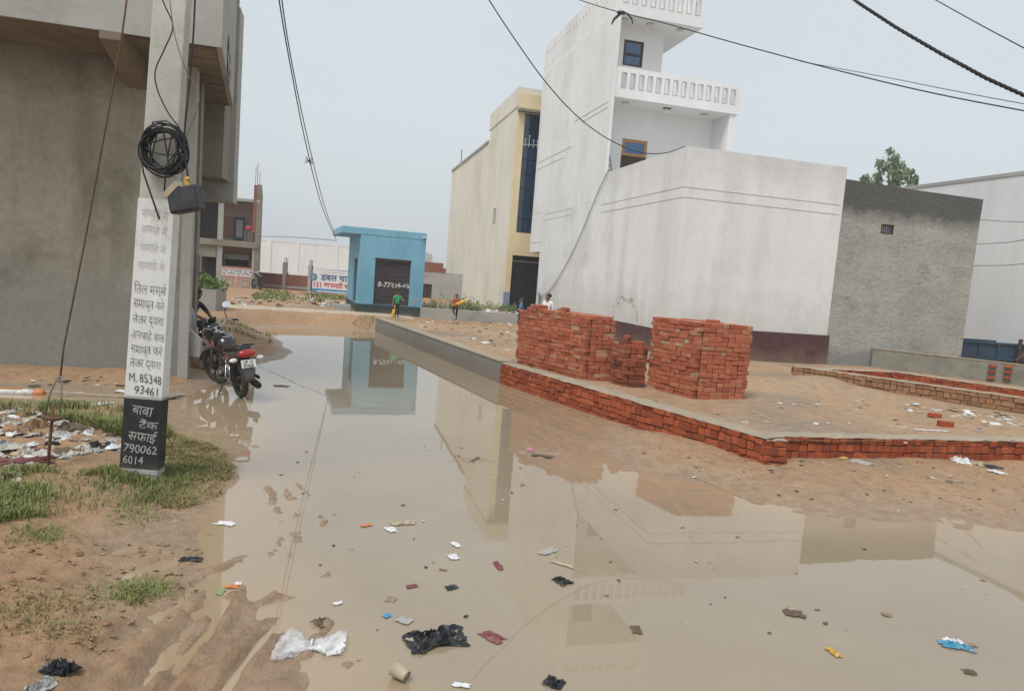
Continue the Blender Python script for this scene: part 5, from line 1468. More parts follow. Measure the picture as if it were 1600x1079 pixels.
for s_ in (-1, 1):
    MB().lathe([(0, 0), (0.085, 0), (0.075, 0.035), (0, 0.04)], 18, T(0.5, s_ * 0.13, 0.32) @ Rx(R_(-90 * s_))).build('engine_cover', 'engine_metal', en, True)
MB().tube([(1.02, 0, 0.85), (0.80, 0, 0.55), (0.74, 0, 0.32), (0.4, 0, 0.27)], 0.022, 8).tube([(1.0, 0, 0.78), (0.5, 0, 0.68), (-0.3, 0, 0.70)], 0.022, 8).tube([(0.36, 0, 0.3), (0.38, 0, 0.68)], 0.03, 8).build('frame', 'bike_matt', mc, True)
mf = MB().tube([(0.72, -0.06, 0.45), (0.80, -0.09, 0.33), (0.70, -0.14, 0.24), (0.35, -0.17, 0.24), (0.15, -0.18, 0.27)], 0.02, 8).build('exhaust', 'engine_metal', mc, True)
MB().lathe([(0, 0), (0.035, 0.0), (0.052, 0.06), (0.055, 0.40), (0.05, 0.46), (0.02, 0.465), (0.02, 0.43), (0, 0.43)], 18, T(0.16, -0.185, 0.27) @ Ry(R_(-97))).build('muffler', 'bike_matt', mf, True)
MB().box(-0.22, 0.0, -0.242, -0.236, 0.29, 0.35, T(0, 0, 0)).build('heat_shield', 'bike_black', mf, bevel=0.002)
MB().prism([(-0.06, 0.27), (0.42, 0.29), (0.42, 0.38), (-0.06, 0.36)], 'y', 0.10, 0.13).build('chain_case', 'bike_matt', mc, bevel=0.008)
MB().tube([(0.34, 0.12, 0.27), (0.28, 0.27, 0.02), (0.30, 0.29, 0.0)], 0.013, 7).build('side_stand', 'bike_matt', mc, True)
MB().tube([(0.1, 0.15, 0.62), (-0.2, 0.2, 0.55), (-0.22, 0.2, 0.35), (0.1, 0.18, 0.33), (0.1, 0.15, 0.62)], 0.008, 5).build('leg_guard', 'chrome', mc, True)

# a second small motorbike parked by the far house
b2 = D(410, 450, 38.5)
m2 = thing('motorcycle', 'tiny distant dark motorbike parked beside the pink house', 'motorcycle', (b2.x - 0.1, b2.y, gz(b2.x, b2.y)), R_(128))
for x in (0, 1.2):
    MB().torus(0.25, 0.05, 20, 6, T(x, 0, 0.3) @ Rx(R_(90))).build('wheel', 'tyre', m2, True)
MB().loft([sec(-0.2, 0.1, 0.66, 0.78), sec(0.4, 0.13, 0.62, 0.82), sec(0.8, 0.15, 0.66, 0.92), sec(1.0, 0.07, 0.72, 0.86)]).build('body', 'bike_black', m2, True)
MB().box(0.3, 0.75, -0.12, 0.12, 0.25, 0.6).build('engine', 'engine_metal', m2, bevel=0.03)
MB().tube([(1.2, 0, 0.3), (0.98, 0, 0.95), (0.9, -0.3, 1.0)], 0.025, 6).tube([(0.98, 0, 0.95), (0.9, 0.3, 1.0)], 0.02, 6).build('handlebar', 'plastic_white', m2, True)

# ================================================================ PEOPLE
def person(label, loc, rz, h, J, shirt, legs, feet='bike_matt', sleeve=0.55, group=None, hairlen=0.0):
    """J: joints in units of body height, facing -Y, x to the figure's left"""
    t = thing('person', label, 'person', loc, rz, group)
    names = []; vs = []; es = []; rad = []
    def V(n_, p, r):
        names.append(n_); vs.append(Vector(p) * h); rad.append(r * h); return len(vs) - 1
    pel = V('hip', J['pelvis'], 0.075); wa = V('torso', (Vector(J['pelvis']) * 0.55 + Vector(J['chest']) * 0.45), 0.068); ch = V('torso', J['chest'], 0.082)
    nk = V('neck', J['neck'], 0.032); hd = V('head', J['head'], 0.062)
    tp_ = V('head', Vector(J['head']) + (Vector(J['head']) - Vector(J['neck'])).normalized() * 0.045, 0.05)
    es += [(pel, wa), (wa, ch), (ch, nk), (nk, hd), (hd, tp_)]
    nose = V('head', Vector(J['head']) + Vector(J.get('face', (0, -1, 0))).normalized() * 0.068 + Vector((0, 0, -0.012)), 0.012); es.append((hd, nose))
    for s_ in ('l', 'r'):
        sg = 1 if s_ == 'l' else -1
        a = V('shoulder', J['sh_' + s_], 0.042); b_ = V('elbow', J['el_' + s_], 0.027); c_ = V('wrist', J['ha_' + s_], 0.018)
        dirh = (Vector(J['ha_' + s_]) - Vector(J['el_' + s_])).normalized()
        palm = V('hand', Vector(J['ha_' + s_]) + dirh * 0.03, 0.02)
        es += [(ch, a), (a, b_), (b_, c_), (c_, palm)]
        side = dirh.orthogonal().normalized()
        for f in range(4):
            o_f = side * (f - 1.5) * 0.012
            ft = V('hand', Vector(J['ha_' + s_]) + dirh * (0.062 + 0.006 * (1.5 - abs(f - 1.5))) + o_f, 0.0055); es.append((palm, ft))
        th = V('hand', Vector(J['ha_' + s_]) + dirh * 0.035 + side * 0.032, 0.006); es.append((c_, th))
        q = V('thigh', J['hp_' + s_], 0.055); k_ = V('knee', J['kn_' + s_], 0.037); an = V('ankle', J['an_' + s_], 0.022); to = V('toe', J['to_' + s_], 0.02)
        es += [(pel, q), (q, k_), (k_, an), (an, to)]
    mm = bpy.data.meshes.new('tmp_body')
    mm.from_pydata([tuple(v) for v in vs], es, [])
    o = bpy.data.objects.new('tmp_body', mm); COL.objects.link(o)
    sk_ = o.modifiers.new('s', 'SKIN'); sk_.use_smooth_shade = True
    sub = o.modifiers.new('u', 'SUBSURF'); sub.levels = 2; sub.render_levels = 2
    for i, sv in enumerate(mm.skin_vertices[0].data):
        sv.radius = (rad[i], rad[i]); sv.use_root = (i == 0)
    bpy.context.view_layer.update()
    dg = bpy.context.evaluated_depsgraph_get()
    me2 = bpy.data.meshes.new_from_object(o.evaluated_get(dg))
    bpy.data.objects.remove(o)
    me2.name = 'body'
    me2.materials.clear()
    for m_ in ('skin', shirt, legs, feet):
        me2.materials.append(MT[m_])
    seg = [(e, vs[e[0]], vs[e[1]]) for e in es]
    for p in me2.polygons:
        c_ = p.center; best = 9e9; bi = 0
        for (e, a, b_) in seg:
            d_ = b_ - a; tt = max(0, min(1, (c_ - a).dot(d_) / max(d_.length_squared, 1e-9)))
            q = (a + d_ * tt - c_).length - (rad[e[0]] * (1 - tt) + rad[e[1]] * tt) * 0.8
            if q < best:
                best = q; bi = e; bt = tt
        A, B = names[bi[0]], names[bi[1]]
        if A in ('torso',) and B in ('torso', 'shoulder') or (A == 'hip' and B == 'torso') or (A == 'shoulder' and bt < sleeve + 0.35 and B == 'elbow'):
            p.material_index = 1
        elif A == 'torso' and B == 'neck':
            p.material_index = 1 if bt < 0.55 else 0
        elif (A == 'hip' and B == 'thigh') or A in ('thigh',) or (A == 'knee' and bt < 0.9):
            p.material_index = 2
        elif A == 'ankle' or (A == 'knee'):
            p.material_index = 3
        else:
            p.material_index = 0
    bo = bpy.data.objects.new('body', me2); COL.objects.link(bo); bo.parent = t
    hc = Vector(J['head']) * h; up_ = (Vector(J['head']) - Vector(J['neck'])).normalized(); fc = Vector(J.get('face', (0, -1, 0))).normalized()
    hm = MB(); rnd = random.Random(5)
    c0 = hc + up_ * 0.022 * h - fc * 0.014 * h
    vsb = MB().ball((0, 0, 0), (0.071 * h, 0.074 * h, 0.072 * h), 16, 10)
    vv = []
    for q in vsb.v:
        q = Vector(q)
        f_ = q.dot(fc) / (0.07 * h); u_ = q.dot(up_) / (0.07 * h)
        sc = 1 + rnd.uniform(-.04, .05)
        if u_ < -0.1 - hairlen or (f_ > 0.45 and u_ < 0.45):
            sc = 0.72
        vv.append(c0 + q * sc)
    hm.add(vv, vsb.f); hm.build('hair', 'hair', t, True)
    fe = MB()
    sd_ = fc.cross(up_)
    for s_ in (-1, 1):
        fe.ball(hc + fc * 0.057 * h + sd_ * s_ * 0.024 * h + up_ * 0.006 * h, (0.008 * h,) * 3, 6, 5)
    fe.ball(hc + fc * 0.057 * h - up_ * 0.036 * h, (0.016 * h, 0.016 * h, 0.005 * h), 6, 5)
    fe.build('face_features', 'hair', t, True)
    er = MB()
    for s_ in (-1, 1):
        er.ball(hc + sd_ * s_ * 0.064 * h, (0.011 * h, 0.016 * h, 0.02 * h), 6, 5)
    er.build('ear', 'skin', t, True)
    return t
BASEJ = dict(pelvis=(0, 0, 0.53), chest=(0, 0, 0.74), neck=(0, 0, 0.845), head=(0, -0.01, 0.92), face=(0, -1, 0),
             sh_l=(0.105, 0, 0.80), sh_r=(-0.105, 0, 0.80), el_l=(0.14, 0.02, 0.63), el_r=(-0.14, 0.02, 0.63), ha_l=(0.15, -0.03, 0.48), ha_r=(-0.15, -0.03, 0.48),
             hp_l=(0.05, 0, 0.49), hp_r=(-0.05, 0, 0.49), kn_l=(0.055, -0.01, 0.28), kn_r=(-0.055, -0.01, 0.28), an_l=(0.06, 0.01, 0.045), an_r=(-0.06, 0.01, 0.045), to_l=(0.07, -0.08, 0.02), to_r=(-0.07, -0.08, 0.02))
def pose(**k):
    d = dict(BASEJ); d.update(k); return d
# boy in green, looking right, back half turned, bat resting on the ground
gk = G(619, 498, 0.32)
person('boy in a green shirt standing with a yellow bat before the shutter', (gk.x, gk.y, gz(gk.x, gk.y) - 0.0), R_(25), 1.0,
       pose(face=(0.5, -0.85, 0), ha_l=(0.22, -0.10, 0.66), el_l=(0.17, -0.04, 0.68), ha_r=(-0.16, -0.02, 0.46), an_l=(0.05, 0.0, 0.045), an_r=(-0.05, 0.0, 0.045)), 'shirt_green', 'trousers_dark', group='children playing cricket')
def bat(label, p0, p1, w_, grp):
    t = thing('cricket_bat', label, 'bat', p0, 0, grp)
    d = Vector(p1) - Vector(p0); L = d.length; dn_ = d.normalized()
    s_ = dn_.cross(Vector((0, 1, 0))).normalized(); b_ = dn_.cross(s_)
    def rg(f, w1, th):
        c_ = dn_ * L * f
        return [c_ + s_ * w1 + b_ * th * .4, c_ + b_ * th, c_ - s_ * w1 + b_ * th * .4, c_ - s_ * w1 - b_ * th * .6, c_ + s_ * w1 - b_ * th * .6]
    MB().loft([rg(0.0, w_ * .8, .015), rg(0.03, w_, .03), rg(0.3, w_, .035), rg(0.6, w_, .025), rg(0.66, w_ * .5, .016)]).build('blade', 'bat_yellow', t)
    MB().tube([dn_ * L * 0.64, dn_ * L], 0.016, 8).build('handle', 'bat_yellow', t, True)
gb_ = G(615, 498, 0.32)
bat('yellow bat stood on its toe beside the boy in green', (gb_.x - 0.06, gb_.y, gz(gb_.x, gb_.y) + 0.01), (gb_.x + 0.03, gb_.y, 0.83), 0.055, 'yellow cricket bats')
rk = G(711, 503, 0.32)
rkz = max(gz(rk.x, rk.y), lz(rk.x, rk.y))
person('boy in a red shirt running with a yellow bat held across him', (rk.x, rk.y, rkz), R_(-15), 0.98,
       pose(face=(0.2, -1, 0), chest=(0.0, -0.03, 0.74), ha_l=(0.03, -0.20, 0.66), el_l=(0.17, -0.05, 0.66), ha_r=(-0.05, -0.20, 0.62), el_r=(-0.17, -0.05, 0.64), kn_r=(-0.06, -0.16, 0.36), an_r=(-0.04, 0.02, 0.24), to_r=(-0.04, -0.03, 0.18), kn_l=(0.045, -0.02, 0.27), an_l=(0.02, 0.05, 0.045), to_l=(0.02, -0.03, 0.02)), 'shirt_red', 'trousers_dark', group='children playing cricket')
bat('yellow bat held slanting across the boy in red', (rk.x + 0.36, rk.y - 0.24, rkz + 0.78), (rk.x - 0.16, rk.y - 0.20, rkz + 0.55), 0.05, 'yellow cricket bats')
bk = D(816, 490, 24.0)
person('boy in a blue shirt seen behind the wide brick stack', (bk.x - 0.05, bk.y, lz(bk.x, bk.y)), R_(-75), 1.14,
       pose(face=(0, -1, -0.1), el_l=(0.13, -0.08, 0.66), ha_l=(0.10, -0.18, 0.62), kn_l=(0.05, -0.08, 0.28), an_r=(-0.05, 0.1, 0.05), to_r=(-0.05, 0.03, 0.02)), 'shirt_blue', 'trousers_dark', group='children playing cricket')
wk_ = D(855, 490, 22.0)
person('boy in a white shirt whose head shows above the wide brick stack', (wk_.x, wk_.y, lz(wk_.x, wk_.y)), R_(-35), 1.38, pose(face=(-0.4, -0.9, 0)), 'shirt_white', 'trousers_dark', group='children playing cricket')
# seated person by the doorway
sp_ = D(304, 470, 14.4)
person('person in black sitting by the doorway, half hidden by the house corner', (sp_.x - 0.06, sp_.y, 0.32), R_(70), 1.55,
       pose(pelvis=(0, 0.05, 0.28), chest=(0, -0.02, 0.48), neck=(0, -0.06, 0.585), head=(0, -0.09, 0.66), sh_l=(0.11, -0.03, 0.54), sh_r=(-0.11, -0.03, 0.54), el_l=(0.15, -0.14, 0.42), el_r=(-0.15, -0.14, 0.42), ha_l=(0.08, -0.27, 0.36), ha_r=(-0.08, -0.27, 0.36),
            hp_l=(0.06, 0.0, 0.27), hp_r=(-0.06, 0.0, 0.27), kn_l=(0.09, -0.26, 0.28), kn_r=(-0.09, -0.26, 0.28), an_l=(0.08, -0.25, 0.045), an_r=(-0.08, -0.25, 0.045), to_l=(0.08, -0.34, 0.02), to_r=(-0.08, -0.34, 0.02)), 'shirt_black', 'trousers_dark', hairlen=0.2)

# ================================================================ TRAILER
tp0 = Vector((14.6, 23.1, 0.3))
tr = thing('farm_trailer', 'blue steel tractor trailer parked between the grey and white buildings', 'trailer', tp0, R_(6))
MB().box(0, 4.2, 0, 0.06, 0.44, 0.98).box(0, 4.2, 1.7, 1.76, 0.44, 0.98).box(0, 0.06, 0.06, 1.7, 0.44, 0.98).box(4.14, 4.2, 0.06, 1.7, 0.44, 0.98).build('side_panel', 'trailer_blue', tr)
MB().box(0, 4.2, 0.06, 1.7, 0.40, 0.47).build('bed', 'trailer_blue', tr)
for k in range(6):
    MB().box(0.05 + 0.66 * k, 0.11 + 0.66 * k, -0.05, 0.0, 0.42, 0.985).build('rib', 'trailer_blue', tr)
MB().box(0, 4.2, -0.055, 0.0, 0.93, 0.99).box(0, 4.2, -0.055, 0.0, 0.40, 0.47).build('rail', 'trailer_blue', tr)
MB().box(-0.1, 4.6, 0.4, 0.5, 0.28, 0.40).box(-0.1, 4.6, 1.2, 1.3, 0.28, 0.40).build('chassis', 'iron_rust', tr)
for y in (0.05, 1.5):
    wl = MB().torus(0.22, 0.09, 24, 8, T(0.55, y, 0.26) @ Rx(R_(90))).build('wheel', 'tyre_muddy', tr, True)
    MB().lathe([(0, -0.05), (0.14, -0.05), (0.15, 0.05), (0, 0.05)], 16, T(0.55, y, 0.26) @ Rx(R_(90))).build('rim', 'trailer_blue', wl)
MB().tube([(2.05, -0.12, 0.2), (2.1, -0.1, 1.15)], 0.06, 7).build('stake', 'wood_dark', tr)
MB().tube([(2.0, -0.12, 0.45), (2.25, -0.2, 0.7)], 0.05, 6).build('jack', 'iron_rust', tr)

# ================================================================ TREES, WEEDS, GRASS
def tree(label, base, h, lobes, seed, n_, size):
    rnd = random.Random(seed)
    t = thing('eucalyptus_tree', label, 'tree', base, 0, 'trees behind the grey building')
    tk_ = MB().tube([(0, 0, 0), (0.08, 0, h * 0.3), (-0.05, 0.05, h * 0.6), (0.05, 0, h * 0.85), (0.0, 0, h * 0.98)], [0.24, 0.19, 0.13, 0.07, 0.02], 8)
    for (x, y, z, r) in lobes:
        tk_.tube([(0, 0, max(z - r * 2.0, h * .4)), (x * .5, y * .5, z - r * .7), (x, y, z)], [0.07, 0.045, 0.012], 5)
    tk_.build('trunk', 'bark', t, True)
    cm = MB()
    for (x, y, z, r) in lobes:
        for k in range(7):
            a = Vector((rnd.gauss(0, 1), rnd.gauss(0, 1), rnd.gauss(0, 1))).normalized() * r * rnd.uniform(.2, .8)
            rr = r * rnd.uniform(.25, .45)
            leaves(cm, (x + a.x, y + a.y, z + a.z), (rr, rr, rr * 1.2), n_, size, rnd, 1.6, 0.1)
    cm.build('crown', 'leaf_tree', t)
tree('feathery green tree rising behind the grey building', (21.3, 42, 0), 11.4, [(0.1, 0, 10.9, .55), (-0.35, 0, 10.3, .7), (0.4, .2, 10.1, .75), (0.0, -.2, 9.5, .8), (1.0, 0, 9.9, .5), (-0.6, 0.2, 9.4, .6), (0.7, 0, 9.0, .8), (0, 0, 8.6, .9), (1.3, 0, 9.6, .35)], 3, 26, 0.15)
tree('small treetop just showing left of the feathery tree', (19.75, 42, 0), 9.9, [(0, 0, 9.5, .3), (0.25, 0, 9.2, .35), (-0.2, 0, 9.0, .4)], 8, 22, 0.12)

def weed_clump(mb, x, y, z, r, h, n_, rnd, leafy=True):
    for _ in range(n_):
        a = rnd.uniform(0, 6.28); q = r * math.sqrt(rnd.random())
        bx_, by_ = x + q * math.cos(a), y + q * math.sin(a)
        hh = h * rnd.uniform(.4, 1.1)
        lean = Vector((rnd.gauss(0, .25), rnd.gauss(0, .25), 1)).normalized()
        k = 8
        for i in range(k):
            p = Vector((bx_, by_, z)) + lean * hh * (i + 1) / k
            d_ = Vector((rnd.gauss(0, 1), rnd.gauss(0, 1), rnd.gauss(0.2, .5))).normalized()
            s_ = d_.orthogonal().normalized()
            L = 0.09 * rnd.uniform(.5, 1.3)
            mb.add([p, p + d_ * L * .5 + s_ * L * .25, p + d_ * L, p + d_ * L * .5 - s_ * L * .25], [(0, 1, 2, 3)])
rnd = random.Random(77)
wd_ = MB()
for k in range(26):
    q = CORNER + Rz(ANG) @ Vector((rnd.uniform(-5.4, -3.0), rnd.uniform(10.5, 11.5), 0))
    weed_clump(wd_, q.x, q.y, 0.66, 0.25, 0.42 if k % 3 else 0.65, 7, rnd)
wdo = wd_.build('weeds', 'leaf_weed'); tag(wdo, 'green weeds growing on the low wall right of the shop', 'weeds', kind='stuff')
wd_ = MB()
for k in range(14):
    q = CORNER + Rz(ANG) @ Vector((rnd.uniform(-2.2, -1.15), rnd.uniform(11, 14), 0))
    weed_clump(wd_, q.x, q.y, 0.66, 0.25, 0.35, 6, rnd)
tag(wd_.build('weeds', 'leaf_weed'), 'thin weeds at the foot of the cream building', 'weeds', kind='stuff')

def blades(name, label, pts, h, wdt, mat, lay=0.4, seed=1):
    rnd = np.random.default_rng(seed)
    P = np.array(pts, float); N = len(P)
    z = gza(P[:, 0], P[:, 1])
    ang = rnd.uniform(0, 2 * np.pi, N); ln = np.abs(rnd.normal(0, lay, N)) * h; hh = h * rnd.uniform(.35, 1.15, N)
    w_ = wdt * rnd.uniform(.6, 1.4, N)
    a2 = ang + np.pi / 2
    bx_, by_ = P[:, 0], P[:, 1]
    cx, cy = np.cos(ang), np.sin(ang); sx, sy = np.cos(a2) * w_, np.sin(a2) * w_
    V = np.empty((N, 5, 3))
    V[:, 0] = np.stack([bx_ - sx, by_ - sy, z - .01], -1); V[:, 1] = np.stack([bx_ + sx, by_ + sy, z - .01], -1)
    mx, my = bx_ + cx * ln * .4, by_ + cy * ln * .4
    V[:, 2] = np.stack([mx + sx * .7, my + sy * .7, z + hh * .62], -1); V[:, 3] = np.stack([mx - sx * .7, my - sy * .7, z + hh * .62], -1)
    V[:, 4] = np.stack([bx_ + cx * ln, by_ + cy * ln, z + hh], -1)
    b5 = np.arange(N) * 5
    q = np.stack([b5, b5 + 1, b5 + 2, b5 + 3], -1).tolist(); tr_ = np.stack([b5 + 3, b5 + 2, b5 + 4], -1).tolist()
    mm = bpy.data.meshes.new(name); mm.from_pydata(V.reshape(-1, 3).tolist(), [], q + tr_); mm.materials.append(MT[mat])
    o = bpy.data.objects.new(name, mm); COL.objects.link(o)
    tag(o, label, 'grass', kind='stuff')
    return o
def scatter(poly, n_, seed, dens=None):
    rnd = np.random.default_rng(seed)
    P = np.array(poly); lo_, hi_ = P.min(0), P.max(0)
    out = []
    while len(out) < n_:
        q = rnd.uniform(lo_, hi_, (n_ * 3, 2))
        ok = sdist(q[:, 0], q[:, 1], poly) < 0
        if dens is not None:
            ok &= rnd.random(len(q)) < dens(q[:, 0], q[:, 1])
        out.extend(q[ok].tolist())
    return out[:n_]
def dn1(x, y):
    return np.clip(0.15 + 1.4 * fbm(x, y, 1.6, 3, 401), 0.02, 1)
GR_NEAR = gp((-400, 800), (-60, 775), (40, 752), (120, 760), (200, 750), (270, 735), (330, 735), (250, 790), (120, 818), (0, 845), (-70, 870), (-400, 900))
GR_FAR = gp((-300, 650), (-60, 640), (60, 632), (150, 642), (240, 645), (270, 700), (190, 700), (120, 680), (60, 668), (-60, 662), (-300, 672))
GR_DRY = gp((250, 690), (300, 690), (350, 705), (365, 730), (345, 775), (280, 800), (240, 790), (258, 745))
blades('grass', 'lush green grass in front of the pole and rubbish', scatter(GR_NEAR, 21000, 1, lambda x, y: np.clip(0.5 + 1.4 * fbm(x, y, 2.0, 3, 405), 0.05, 1)), 0.08, 0.004, 'grass_green', 0.9, 1)
blades('grass', 'green grass behind the rubbish strip by the puddle', scatter(GR_FAR, 13000, 2, dn1), 0.12, 0.006, 'grass_green', 0.7, 2)
blades('grass', 'dry brown grass trampled right of the pole', scatter(GR_DRY, 11000, 3, lambda x, y: np.clip(0.5 + 1.2 * fbm(x, y, 2.0, 3, 409), 0.1, 1)), 0.05, 0.004, 'grass_dry', 1.6, 3)
def tuft(px, py, rx_, ry_, n_, label, mat, seed, h=0.04):
    c_ = G(px, py, 0.05); rnd = np.random.default_rng(seed)
    pts = np.stack([c_.x + rnd.normal(0, rx_, n_), c_.y + rnd.normal(0, ry_, n_)], -1)
    blades('grass_tuft', label, pts, h, 0.003, mat, 1.4, seed)
tuft(218, 918, 0.10, 0.10, 900, 'small flattened grass tuft in the mud near the water edge', 'grass_green', 11)
tuft(55, 965, 0.16, 0.14, 900, 'dry grass tuft in the mud near the left edge', 'grass_dry', 12, 0.03)
tuft(85, 1000, 0.12, 0.08, 500, 'dry grass patch just above the black rag', 'grass_dry', 15, 0.025)
tuft(212, 800, 0.12, 0.12, 500, 'sparse grass tuft below the green strip', 'grass_green', 13, 0.03)
tuft(60, 845, 0.10, 0.10, 400, 'sparse grass tuft at the left edge of the mud', 'grass_green', 14, 0.05)
fgp = gp((398, 470), (470, 468), (545, 480), (545, 495), (480, 486), (430, 483), (400, 480))
blades('grass', 'green grass on the far waste ground left of the shop', scatter(gp((395, 472), (430, 470), (460, 478), (440, 486), (396, 484)), 1500, 6), 0.14, 0.02, 'grass_green', 0.7, 6)
blades('grass', 'weedy verge in front of the banner and boundary wall', scatter([(-13.8, 39), (-8.5, 38), (-8.6, 31), (-9.5, 30.5), (-10.4, 36), (-13.6, 37.5)], 900, 7, dn1), 0.18, 0.025, 'grass_green', 0.7, 7)
blades('grass', 'tufts of grass at the far end of the kerb', scatter([(-5.6, 24.2), (-4.9, 23.9), (-4.8, 25), (-5.4, 25.2)], 160, 8), 0.12, 0.008, 'grass_green', 0.7, 8)
blades('grass', 'sparse grass beside the far left edge of the flood', scatter([(-7.4, 17), (-6.0, 17.5), (-7.0, 21), (-8.5, 21)], 350, 9, dn1), 0.09, 0.012, 'grass_green', 0.7, 9)

# ================================================================ LITTER
def crumple(w_, l, h, n_, seed, fold=3.0, curl=0.3):
    rnd = random.Random(seed)
    off = Vector((rnd.uniform(0, 50), rnd.uniform(0, 50), rnd.uniform(0, 50)))
    mb = MB(); vs = []
    for j in range(n_ + 1):
        for i in range(n_ + 1):
            u, v = i / n_ - .5, j / n_ - .5
            e = 1 + 0.35 * mnoise.noise(Vector((u * 3, v * 3, 0)) + off)
            x, y = u * w_ * e, v * l * e
            a = abs(mnoise.noise(Vector((u * fold * 2, v * fold * 2, 1)) + off)); b_ = abs(mnoise.noise(Vector((u * fold * 4.5, v * fold * 4.5, 7)) + off))
            z = h * (1.0 - 1.9 * a - 0.8 * b_)
            ed = max(abs(u), abs(v)) * 2
            z = z * (1 - ed ** 3) + h * 0.25 * mnoise.noise(Vector((u * 9, v * 9, 3)) + off) * ed
            x += h * .5 * mnoise.noise(Vector((u * 7, v * 7, 11)) + off); y += h * .5 * mnoise.noise(Vector((u * 7, v * 7, 17)) + off)
            vs.append((x, y, max(z, 0.002 + 0.004 * rnd.random())))
    fs = []
    for j in range(n_):
        for i in range(n_):
            a = j * (n_ + 1) + i
            fs.append((a, a + 1, a + n_ + 2, a + n_ + 1))
    mb.add(vs, fs)
    return mb
def litter(name, label, cat, px, py, w_, l, h, mat, seed, z=None, rz=None, n_=12, fold=3.0, group=None):
    p = G(px, py, 0.01 if z is None else z)
    if z is None:
        zz = max(0.0, gz(p.x, p.y))
        p = G(px, py, zz); zz = max(0.0, gz(p.x, p.y))
    else:
        zz = lz(p.x, p.y)
    if z is None and zz <= 0.001:
        w_, l, h = w_ * 0.88, l * 0.88, h * 0.75
    o = crumple(w_, l, h, n_, seed, fold).build(name, mat, None, False, loc=(p.x, p.y, zz + 0.003))
    o.rotation_euler = (0, 0, rz if rz is not None else seed * 1.7)
    tag(o, label, cat, group)
    return o
# white bag: two puffed lobes tied in the middle
wb = G(487, 1012, 0.0)
bg_ = thing('plastic_bag', 'clear white plastic bag tied in the middle lying at the water edge', 'bag', (wb.x, wb.y, max(0, gz(wb.x, wb.y)) + 0.004), R_(4))
def lobe(cx, rx_, ry_, rz_, seed, sgn):
    mb = MB(); rnd = random.Random(seed); off = Vector((seed * 3.1, 0, 0)); vs = []; nu, nv = 22, 12
    for j in range(nv + 1):
        t = j / nv
        wid = (0.30 + 0.70 * math.sin(min(t * 1.25, 1) * math.pi / 2)) * (1 - 0.25 * max(0, t - .8) * 5 * .6)
        for i in range(nu):
            a = 2 * math.pi * i / nu
            q = Vector((math.cos(a), math.sin(a), t * 2))
            k = 1 + 0.55 * mnoise.noise(q * 1.3 + off) + 0.4 * mnoise.noise(q * 3.5 + off) + 0.3 * mnoise.noise(q * 8 + off)
            vs.append((sgn * t * rx_ * (1 + 0.15 * mnoise.noise(q * 2 + off)), ry_ * wid * math.cos(a) * k + 0.03 * sgn * t, max(0.0, rz_ * wid * (0.35 + 0.65 * math.sin(a)) * k)))
    fs = [(j * nu + i, j * nu + (i + 1) % nu, (j + 1) * nu + (i + 1) % nu, (j + 1) * nu + i) for j in range(nv) for i in range(nu)]
    mb.add(vs, fs, T(cx, 0, 0))
    return mb
lobe(0.01, 0.19, 0.12, 0.06, 2, -1).build('bag_end', 'plastic_film', bg_, True)
lobe(-0.01, 0.19, 0.10, 0.055, 5, 1).build('bag_end', 'plastic_film', bg_, True)
MB().torus(0.02, 0.008, 12, 6, T(0, 0, 0.025) @ Ry(R_(90))).build('knot', 'plastic_white', bg_, True)

litter('plastic_bag', 'large crumpled black plastic bag half sunk in the water', 'bag', 683, 1000, 0.27, 0.40, 0.09, 'plastic_black', 3, n_=22, fold=4.5)
litter('paper_scrap', 'tan cardboard scrap touching the large black bag', 'scrap', 650, 998, 0.14, 0.08, 0.03, 'paper_tan', 4, n_=8)
litter('plastic_wrapper', 'blue and white snack wrapper floating near the right edge', 'wrapper', 1495, 1010, 0.22, 0.09, 0.05, 'plastic_blue', 5, rz=-0.3)
litter('plastic_wrapper', 'white corner of a wrapper lying on the blue one', 'wrapper', 1490, 1004, 0.13, 0.06, 0.055, 'plastic_white', 51, rz=-0.3, n_=7)
litter('plastic_wrapper', 'upright yellow and orange wrapper floating bottom right', 'wrapper', 1303, 1020, 0.055, 0.13, 0.03, 'plastic_yellow', 6, rz=0.25)
litter('red_scrap', 'maroon plastic scrap sunk right of the large black bag', 'scrap', 770, 995, 0.17, 0.10, 0.025, 'scrap_maroon', 7)
cup = G(635, 1066, 0.0)
cpo = MB().lathe([(0.03, 0), (0.042, 0.09), (0.039, 0.09), (0.028, 0.006), (0, 0.006)], 18, T(0, 0, 0.03) @ Ry(R_(78))).build('paper_cup', 'paper_tan', None, True, loc=(cup.x, cup.y, 0.005))
cpo.rotation_euler = (0, 0, 2.6); tag(cpo, 'crushed tan paper cup at the bottom edge', 'cup')
litter('paper_scrap', 'small white packet at the bottom edge right of the cup', 'packet', 721, 1071, 0.10, 0.045, 0.02, 'plastic_white', 8, rz=-0.1, n_=6)
litter('rag', 'black and grey rag in the mud at the bottom left corner', 'rag', 92, 1052, 0.15, 0.12, 0.06, 'plastic_black', 9, n_=16)
litter('rag', 'pale grey sleeve of cloth beside the black rag at bottom left', 'rag', 60, 1072, 0.16, 0.09, 0.05, 'plastic_grey', 10, n_=12)
litter('paper_scrap', 'flat white paper lying at the left water edge', 'paper', 352, 818, 0.17, 0.09, 0.02, 'plastic_white', 11)
litter('plastic_wrapper', 'torn yellow green wrapper at the left water edge', 'wrapper', 345, 925, 0.10, 0.05, 0.02, 'plastic_green', 12, n_=8)
litter('plastic_wrapper', 'torn orange wrapper beside the yellow green one', 'wrapper', 362, 917, 0.11, 0.05, 0.025, 'plastic_orange', 13, n_=8)
litter('paper_scrap', 'white scrap among the torn wrappers', 'scrap', 372, 912, 0.06, 0.05, 0.02, 'plastic_white', 14, n_=6)
